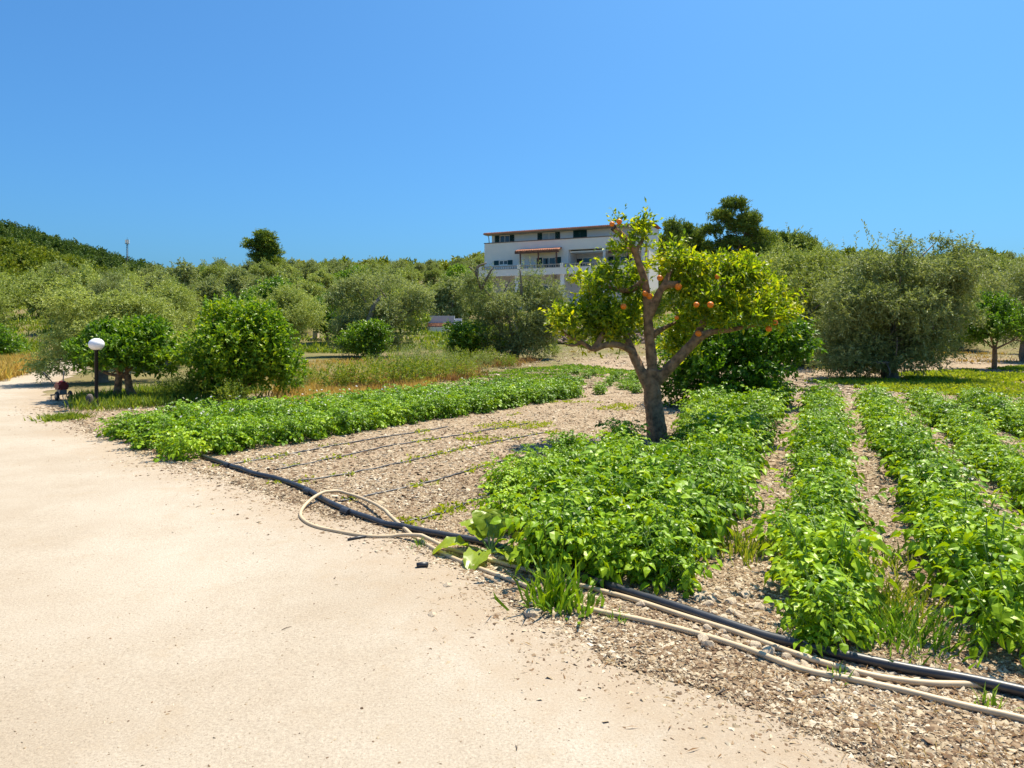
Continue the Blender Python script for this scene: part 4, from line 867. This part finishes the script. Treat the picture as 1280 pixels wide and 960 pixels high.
# ------------------------------------------------------------------ chard, weeds, grass
r = np.random.default_rng(23)
p = px(613, 692); t = thing('chard_plant', 'broad-leaved yellow-green chard plant at the tip of the potato bed over the hose', 'plant', (p[0], p[1], gz(p[0], p[1]))); t.scale = (1.3,) * 3
for az, el, ln, wd, pl in ((2.6,.9,.24,.19,.08),(1.9,1.15,.27,.17,.09),(3.3,.35,.2,.14,.13),(4.4,.3,.2,.14,.12),(5.3,.35,.19,.14,.12),(.4,1.0,.24,.15,.09),(1.0,1.2,.26,.15,.08),(.0,.5,.2,.13,.14)):
    d_ = np.array([math.cos(az) * math.cos(el), math.sin(az) * math.cos(el), math.sin(el)]); sd = np.cross(d_, [0, 0, 1.]); sd /= np.linalg.norm(sd); nn = np.cross(sd, d_)
    b0 = d_ * pl; mb = MB(); nl, nw = 9, 7; V = []
    for i in range(nl):
        u = i / (nl - 1); w = wd * .5 * (math.sin(math.pi * (u * .88 + .1)) ** .7)
        cpt = b0 + d_ * ln * u - np.array([0, 0, 1]) * ln * .5 * u ** 2.2
        for j in range(nw): s_ = (j / (nw - 1) - .5) * 2; V.append(cpt + sd * w * s_ + nn * (abs(s_) * w * .3 + .012 * math.sin(i * 2.1 + j * 1.7)))
    mb.add(V, [(i * nw + j, i * nw + j + 1, (i + 1) * nw + j + 1, (i + 1) * nw + j) for i in range(nl - 1) for j in range(nw - 1)])
    o = mb.build('leaf', M['chard_leaf'], t, True); MB().tube([(0, 0, 0), b0 * .5, b0 + d_ * ln * .3], [.008, .007, .004], 5).build('stalk', M['stem'], o)
def tuft(label, x, y, n, h, sp, wd, matl, name='grass_tuft', cat='grass tuft', group=None, lean=.5):
    t = thing(name, label, cat, (x, y, gz(x, y)), group=group); P = np.c_[r.normal(0, sp, (n, 2)), np.full(n, -.01)]
    D = nrm(np.c_[P[:, :2] / (sp * 2) * lean + r.normal(0, .25, (n, 2)), np.ones(n)]); l = h * r.uniform(.4, 1.1, n)
    mb = MB(); mid = P + D * l[:, None] * .55; D2 = nrm(D + np.c_[r.normal(0, .45, (n, 2)), np.full(n, -.25)]); tip = mid + D2 * l[:, None] * .5
    sd = nrm(np.cross(D, rv3(r, n))) * wd
    V = np.stack([P - sd * .6, P + sd * .6, mid + sd, mid - sd, tip], 1).reshape(-1, 3); k = np.arange(n)[:, None] * 5
    mb.add(V, k + np.array([[0, 1, 2, 3]]), k + np.array([[3, 2, 4]])); tag(mb.build('blades', M[matl], t), kind='stuff'); return t
p = px(690, 757); tuft('tall narrow-leaved green weed clump at the tip of the potato bed beside the road', p[0], p[1], 85, .29, .06, .009, 'potato_leaf', 'weed_clump', 'weeds', None, .35)
p = px(712, 758); tuft('low leafy weed growing against the reddish stone', p[0], p[1], 110, .12, .08, .011, 'grass_leaf', 'weed_clump', 'weeds')
p = px(1118, 795); tuft('fresh green grass tuft in the furrow behind the black pipe', p[0], p[1], 420, .17, .15, .0055, 'grass_leaf')
p = px(1105, 755); tuft('yellow-green grass patch farther up the same furrow', p[0], p[1], 330, .16, .17, .005, 'weed_leaf')
p = px(1085, 700); tuft('sparse yellowish grass patch in the shaded middle of the furrow', p[0], p[1], 260, .14, .16, .005, 'weed_leaf')
p = px(935, 690); tuft('yellow-green weeds in the furrow below the broad bed', p[0], p[1], 260, .17, .13, .006, 'weed_leaf')
for lab, x, y in (('tiny grass sprig touching the lower hose near the stones', 1050, 852), ('tiny green sprig beside the crossing of the two hose strands', 522, 685), ('tiny sprig on the lower hose below the dark potato leaves', 1235, 885), ('tiny sprig at the lower hose near the weed clump', 770, 775)):
    p = px(x, y); tuft(lab, p[0], p[1], 22, .09, .025, .004, 'grass_leaf', 'grass_sprig', 'grass')
p = px(80, 524); tuft('low bright grass hummock spilling onto the road edge', p[0], p[1], 700, .13, .17, .009, 'weed_leaf', 'grass_hummock')
def scatter(name, label, pts, h, wd, matl, per=5, cat='weeds', lean=.8, sp=.04):
    n = len(pts); P = np.repeat(pts, per, 0); P = P + np.c_[r.normal(0, sp, (len(P), 2)), np.zeros(len(P))]; P[:, 2] = g(P[:, 0], P[:, 1]) - .005
    m_ = len(P); D = nrm(np.c_[r.normal(0, lean, (m_, 2)), np.ones(m_)]); hh = np.repeat(np.broadcast_to(h, (n,)), per) * r.uniform(.4, 1.2, m_)
    v, q = leaf_quads(P, D, rv3(r, m_), hh, np.repeat(np.broadcast_to(wd, (n,)), per)); o = obj(name, new_mesh(name, v, q), M[matl]); return tag(o, label, cat, kind='stuff')
def inpoly(x, y, poly):
    c = np.zeros(len(x), bool); P = np.asarray(poly); j = len(P) - 1
    for i in range(len(P)):
        k = ((P[i, 1] > y) != (P[j, 1] > y)) & (x < (P[j, 0] - P[i, 0]) * (y - P[i, 1]) / (P[j, 1] - P[i, 1] + 1e-12) + P[i, 0]); c ^= k; j = i
    return c
def region(poly_px, n, z=0):
    poly = [px(*q)[:2] for q in poly_px]; P = np.array(poly); out = []
    while sum(map(len, out)) < n:
        x = r.uniform(P[:, 0].min(), P[:, 0].max(), n * 3); y = r.uniform(P[:, 1].min(), P[:, 1].max(), n * 3); k = inpoly(x, y, poly); out.append(np.c_[x, y, 0 * x][k])
    return np.concatenate(out)[:n]
W2 = Waves(np.random.default_rng(4), 1.6)
# seedlings on the bare plot, along the driplines
DL = [[(275,583),(330,574),(400,562),(470,549),(560,534)], [(345,588),(420,573),(500,556),(590,541),(660,530)], [(352,604),(430,593),(520,575),(600,556),(690,540)], [(425,628),(470,617),(540,602),(620,580),(700,562)], [(498,656),(545,645),(590,628),(625,614)]]
pts = []
for L_ in DL:
    w = np.array([px(*q)[:2] for q in L_]); s_ = spline(np.c_[w, 0 * w[:, 0]], 40)
    for k in range(0, 40, 2):
        if r.random() < .55: pts += [s_[k] + np.r_[r.normal(0, .06, 2), 0] for _ in range(int(r.integers(2, 7)))]
scatter('seedlings', 'yellow-green seedlings dotted along the driplines of the bare plot', np.array(pts), .05, .03, 'yellow_weed', 6)
P_ = region([(560,545),(690,500),(790,505),(800,535),(720,555),(640,570)], 1500); P_ = P_[W2(P_) > .1]
scatter('weed_patch', 'patchy yellow-green weeds on the bare plot beside the orange tree', P_, .045, .03, 'yellow_weed', 5)
P_ = region([(1130,468),(1280,462),(1400,480),(1400,500),(1130,492),(1010,478)], 4200); P_ = P_[W2(P_) > -.5]
scatter('weed_strip', 'bright yellow-green weeds covering the strip behind the potato rows', P_, .12, .07, 'yellow_weed', 6)
P_ = region([(570,470),(720,458),(800,466),(800,480),(700,480),(600,480)], 1700); P_ = P_[W2(P_) > -.2]
scatter('weed_cover', 'light green weeds behind the left potato bed', P_, .09, .06, 'grass_leaf', 5)
# dry grasses and herbs on the bank behind the left bed
def blades(name, label, pts, h, wd, matl, per, cat='dry grass', lean=.28):
    n = len(pts) * per; P = np.repeat(pts, per, 0) + np.c_[r.normal(0, .10, (len(pts) * per, 2)), np.zeros(n)]; P[:, 2] = g(P[:, 0], P[:, 1]) - .01
    D = nrm(np.c_[r.normal(0, lean, (n, 2)), np.ones(n)]); v, q = blade_quads(P, D, rv3(r, n), np.repeat(np.broadcast_to(h, (len(pts),)), per) * r.uniform(.5, 1.15, n), wd, .25)
    return tag(obj(name, new_mesh(name, v, q), M[matl]), label, cat, kind='stuff')
blades('dry_grass', 'golden dry grass strip behind the left potato bed', (lambda q: q[W2(q * 1.3) > -.35])(region([(345,506),(345,484),(480,474),(560,470),(600,470),(500,494)], 560)), .25, .02, 'straw', 16)
P_ = region([(420,498),(400,474),(560,462),(640,455),(690,452),(560,482)], 620); P_ = P_[W2(P_ * 1.4) > .25]; blades('russet_grass', 'russet dry herbs on the bank behind the left potato bed', P_, .27, .022, 'russet', 16, 'dry herbs')
P_ = region([(330,500),(240,480),(400,455),(620,452),(660,458),(480,478)], 620); blades('bank_grass', 'pale mixed grass on the dry bank below the olive trees', P_, .18, .022, 'straw', 12)
P_ = region([(0,478),(0,460),(48,460),(40,466)], 260); blades('verge_grass', 'golden dry grass on the verge across the road', P_, .5, .04, 'straw', 16)
P_ = region([(97,516),(97,498),(235,485),(330,492),(260,505),(135,515)], 420); blades('bed_edge_grass', 'mixed green and dry weeds around the lamp and the citrus trunks', P_, .24, .02, 'weed_leaf', 16, 'weeds')
P_ = region([(680,448),(800,446),(960,470),(1280,455),(1280,446),(900,440)], 900); P_ = P_[W2(P_) > .2]; blades('orchard_grass', 'thin dry grass under the olive trees', P_, .16, .04, 'straw', 6)
n = 9500; y = 25 + 60 * r.random(n) ** 1.4; x = y * r.uniform(-.78, .3, n); P_ = np.c_[x, y, 0 * x]; P_ = P_[(W2(P_ * .35) > -.75) & ~on_road(x, y, -1.5) & ~((x > -1) & (y < 36)) & ~((x > -12) & (y < 34))]
blades('slope_herbs', 'mixed green and dry herbs between the trees of the slope', P_, .42, .07, 'weed_leaf', 9, 'herbs', .6)
# low shrubs on the bank
SH = make_tree('low_shrub', 'yellow-green flowering shrub on the dry bank behind the left potato bed', 'shrub', 81, [(0,0,.35,.45,.4,.3),(.3,0,.3,.3,.3,.25),(-.3,.1,.28,.3,.3,.25)], M['weed_leaf'], M['twig'], 260, 8, .06, .025, .02, .1, 'yellow-green shrubs on the bank', tw=.16, gap=.8, gscale=.3, up=.6)
SH2 = make_tree('low_shrub', 'grey-green rosemary-like shrub on the dry bank below the olive trees', 'shrub', 82, [(0,0,.4,.45,.4,.35),(.3,0,.3,.3,.3,.3),(-.3,.1,.33,.3,.3,.3)], M['olive_leaf'], M['twig'], 260, 8, .06, .014, .02, .1, 'grey-green shrubs on the bank', tw=.2, fold=False, gap=.8, gscale=.3, up=.9)
first = [True, True]
for x, y, s_, k in ((455,489,1.1,0),(420,490,.9,0),(492,484,1.15,0),(520,481,1.0,0),(545,477,1.0,0),(575,474,.9,0),(600,468,.8,1),(520,468,1.1,1),(540,466,1.2,1),(500,465,1.0,1),(560,470,.9,1),(470,470,.8,1),(610,460,.9,0),(635,462,.7,0),(250,500,.9,0),(235,497,.8,1),(290,507,.7,0),(218,503,.7,0),(690,450,.8,0),(575,462,1.0,0),(370,492,.7,1),(385,486,.8,0)):
    p = px(x, y); S_ = (SH, SH2)[k]
    if first[k]: put(S_, p[0], p[1], 0, s_); first[k] = False
    else: clone(S_, p[0], p[1], r.uniform(0, 6), s_)

# ------------------------------------------------------------------ irrigation: main pipe, driplines, hose
def gpath(pp, lift, n, hump=None):
    w = np.array([px(*q[:2]) for q in pp]); s_ = spline(w, n); s_[:, 2] = g(s_[:, 0], s_[:, 1]) + lift + np.interp(np.linspace(0, 1, n), np.linspace(0, 1, len(pp)), [q[2] if len(q) > 2 else 0 for q in pp]); return s_
MP = [(252,572),(285,584),(320,595),(362,606),(395,622),(430,640),(470,655),(510,666),(560,675),(610,684),(680,708),(740,730),(800,750),(870,774),(950,800),(1040,824),(1130,845),(1215,860),(1300,880)]
mp = tag(MB().tube(gpath(MP, .022, 150) + np.c_[np.interp(np.arange(150), np.arange(0, 150, 5), r.normal(0, .012, 30))[:, None] * np.array([[.5, .8]]), np.interp(np.arange(150), np.arange(0, 150, 4), np.abs(r.normal(0, .006, 38)))], .024, 12, .02).build('irrigation_pipe', M['black_pipe'], None, True), 'thick black plastic irrigation main pipe lying along the field edge', 'pipe')
for x, y, a in ((385,617,.9),(432,643,.9),(284,584,.8)):
    c_ = px(x, y); dv = np.array([.75, -.66, 0]); MB().tube([c_ + [0,0,gz(*c_[:2]) + .026] - dv * .05, c_ + [0,0,gz(*c_[:2]) + .026] + dv * .05], [.0285, .0285], 12).build('clamp', M['black_pipe'], mp)
LBD = ['thin black dripline running along the left potato bed', 'thin black dripline, second from the left potato bed', 'thin black dripline in the middle of the bare plot', 'thin black dripline passing under the hose loop', 'thin black dripline closest to the chard plant']
for L_, lab in zip(DL, LBD): tag(MB().tube(gpath(L_, .006, 40) + np.c_[r.normal(0, .006, (40, 2)), np.abs(r.normal(0, .004, 40))], .009, 8).build('dripline', M['black_pipe'], None, True), lab, 'dripline', 'driplines')
HO = [(1340,925),(1280,906),(1200,888),(1120,868),(1060,855),(1000,842),(930,815),(860,793),(800,778),(735,764),(690,748),(640,729),(600,715),(562,700),(530,683),(508,668,.03),(488,655,.06),(470,640,.05),(452,628,.03),(425,621,.03),(398,627,.06),(380,638,.03),(376,648),(390,659),(420,667),(460,674),(500,675),(530,682,.045),(560,690),(610,703),(660,716),(720,733),(790,752),(850,772),(920,795),(980,818),(1040,838),(1100,853),(1160,861),(1226,863),(1290,872)]
tag(MB().tube(gpath(HO, .015, 420), .0145, 10, 0).build('garden_hose', M['hose'], None, True), 'beige garden hose doubled back in a loop beside the road', 'hose')
p = px(505, 690)
for lab, x, y, a, L_ in (('short cut piece of black pipe lying on the road edge', 528, 712, .15, .075), ('thin broken black dripline piece against the hose loop', 448, 676, .55, .16)):
    p = px(x, y); rr_ = .016 if L_ < .1 else .009; o = tag(MB().tube([(-L_ / 2, 0, 0), (0, .004, .002), (L_ / 2, 0, 0)], [rr_] * 3, 9).build('pipe_offcut', M['black_pipe'], None, True), lab, 'pipe piece'); o.location = (p[0], p[1], gz(p[0], p[1]) + .007 + rr_ * .9); o.rotation_euler = (0, 0, a)

# ------------------------------------------------------------------ stones, chips and twigs
r = np.random.default_rng(29)
def rock(seed, sub=2):
    b = bmesh.new(); bmesh.ops.create_icosphere(b, subdivisions=sub, radius=1); q = np.random.default_rng(seed); w = Waves(q, 1.6)
    for v in b.verts: c_ = np.array(v.co); v.co = v.co * (1 + .2 * w(c_[None])[0])
    for _ in range(4):
        n_ = Vector(rv3(q, 1)[0]); d_ = q.uniform(.55, .8)
        for v in b.verts:
            e = v.co.dot(n_) - d_
            if e > 0: v.co -= n_ * e
    me = bpy.data.meshes.new('stone'); b.to_mesh(me); b.free(); me.materials.append(M['limestone']); return me
RK = [rock(i) for i in range(6)]
def stone(x, y, s_, lab, grp=None, m_=None):
    p = px(x, y); o = obj('stone', RK[int(r.integers(6))], None, None, (p[0], p[1], gz(p[0], p[1]) + s_ * .15)); o.scale = (s_ * r.uniform(.9, 1.5), s_, s_ * r.uniform(.55, .8)); o.rotation_euler = (r.normal(0, .2), r.normal(0, .2), r.uniform(0, 6)); return tag(o, lab, 'stone', grp)
stone(664, 770, .055, 'rounded reddish stone at the foot of the weed clump'); stone(559, 735, .03, 'small white stone on the brown road edge near the weed clump'); stone(540, 771, .024, 'pale pebble alone on the road')
for _ in range(34):
    u = r.random(); x = 790 + u * 400; y = 768 + u * 108 + r.normal(0, 13); stone(x, y, r.uniform(.012, .034), 'pale limestone fragment lying along the two hose strands', 'limestone fragments along the hoses')
for _ in range(26):
    u = r.random(); x = 880 + u * 60 + r.normal(0, 20); y = 730 + u * 45; stone(x, y, r.uniform(.015, .034), 'pale limestone fragment at the mouth of the furrow above the pipe', 'limestone fragments at the furrow')
def chips(name, label, P, size, flat=.45):
    n = len(P); s_ = size * np.exp(np.clip(r.normal(0, .42, n), -1, .95)); a = r.uniform(0, 6.28, n); el = r.uniform(.16, .95, n)
    u = np.c_[np.cos(a), np.sin(a), r.normal(0, .22, n)]; w = np.c_[-np.sin(a), np.cos(a), r.normal(0, .22, n)]
    P = P.copy(); P[:, 2] = g(P[:, 0], P[:, 1]) + s_ * .1
    U = u * s_[:, None]; W_ = w * (s_ * el)[:, None]; h = np.c_[0 * s_, 0 * s_, s_ * r.uniform(.2, flat, n)]; j = lambda: (1 + r.normal(0, .2, (n, 1)))
    V = np.stack([P + U * j(), P + W_ * j(), P - U * j(), P - W_ * j(), P + h + U * r.normal(0, .35, (n, 1)) + W_ * r.normal(0, .35, (n, 1))], 1).reshape(-1, 3)
    k = np.arange(n)[:, None] * 5; t_ = np.concatenate([k + np.array([[a_, b_, 4]]) for a_, b_ in ((0, 1), (1, 2), (2, 3), (3, 0))])
    o = obj(name, new_mesh(name, V, t_), M['chips']); return tag(o, label, 'chips', kind='stuff')
# density falls and size grows with distance
def field_pts(n, ymin, ymax, pw):
    out = []; tot = 0
    while tot < n:
        y = ymin * (ymax / ymin) ** (r.random(n * 2) ** pw); x = y * r.uniform(-.78, .80, n * 2)
        ex = road_edge_x(y); d_ = x - ex; k = d_ > .16 - r.exponential(.22, n * 2)
        k &= ~((x < -3.5) & (y > 14)); P_ = np.c_[x, y, 0 * x][k]; out.append(P_); tot += len(P_)
    return np.concatenate(out)[:n]
chips('mulch_near', 'brown and pale wood chips and gravel covering the ground at the field edge', field_pts(95000, 2.3, 7.0, 1.0), .0098)
chips('mulch_far', 'pale chips and gravel covering the bare dripline plot', field_pts(75000, 6.0, 16.0, 1.0), .016)
P_ = field_pts(9000, 2.3, 9.0, 1.0); a = r.uniform(0, 6.28, len(P_)); P_[:, 2] = g(P_[:, 0], P_[:, 1]) + .012
v, q = blade_quads(P_, np.c_[np.cos(a), np.sin(a), r.normal(0, .12, len(P_))], np.c_[r.normal(0, .4, (len(P_), 2)), np.ones(len(P_))], r.uniform(.02, .075, len(P_)), r.uniform(.002, .006, len(P_)))
tag(obj('straw_litter', new_mesh('straw_litter', v, q), M['russet']), 'dry straw and stalk bits littering the chips', 'litter', kind='stuff')
n = 22000; y = 2.3 * (13 / 2.3) ** r.random(n); P_ = np.c_[road_edge_x(y) + .12 - r.exponential(.16, n) * (1 + .7 * np.sin(y * 1.9) * np.sin(y * .8 + 1)), y, 0 * y]; P_ = P_[np.abs(P_[:, 0] / P_[:, 1]) < .8]
chips('edge_gravel', 'loose chips and gravel spilling over the edge of the road', P_, .0085 * (P_[:, 1] / 4) ** .4).location.z = .005
n = 26000; y = 15.5 * (37 / 15.5) ** r.random(n); x = y * r.uniform(-.05, .80, n); P_ = np.c_[x, y, 0 * x]; P_ = P_[(W2(P_ * .5) > -.8)]
chips('orchard_litter', 'fallen leaves and clods on the bare soil under the orchard trees', P_, .035)
# crumbs strewn thinly over the road
n = 26000; y = 2.3 * (14 / 2.3) ** r.random(n); x = y * r.uniform(-.78, .6, n); k = on_road(x, y); P_ = np.c_[x, y, 0 * x][k]
dd = road_edge_x(P_[:, 1]) - P_[:, 0]; P_ = P_[(r.random(len(P_)) < .4) | (dd < r.exponential(.4, len(P_)))]
o = chips('road_crumbs', 'tiny crumbs and pebbles strewn over the pale road', P_, .0036 + .006 * np.exp(-np.maximum(road_edge_x(P_[:, 1]) - P_[:, 0], 0) * 5), .7); o.location.z = .006
for i in range(22):
    if i < 10: y = 2.5 * (8 / 2.5) ** r.random(); x = r.uniform(-.7, 0) * y + .2; lab, grp = 'small dark twig lying on the open pale road', 'twigs on the road'
    else: u = r.random(); q = px(740 + u * 380, 800 + u * 140 + r.normal(0, 10)); x, y = q[0], q[1]; lab, grp = 'small dark twig among the chips at the bottom of the field edge', 'twigs at the field edge'
    L_ = r.uniform(.012, .038); a = r.uniform(0, 3.14); o = tag(MB().tube(spline([(-L_,0,0),(0,r.normal(0,.003),.003),(L_,r.normal(0,.004),0)], 5), [.0012,.002,.002,.0016,.001], 5).build('twig', M['twig'], None, True), lab, 'twig', grp); o.location = (x, y, gz(x, y) + .010); o.rotation_euler = (0, 0, a)
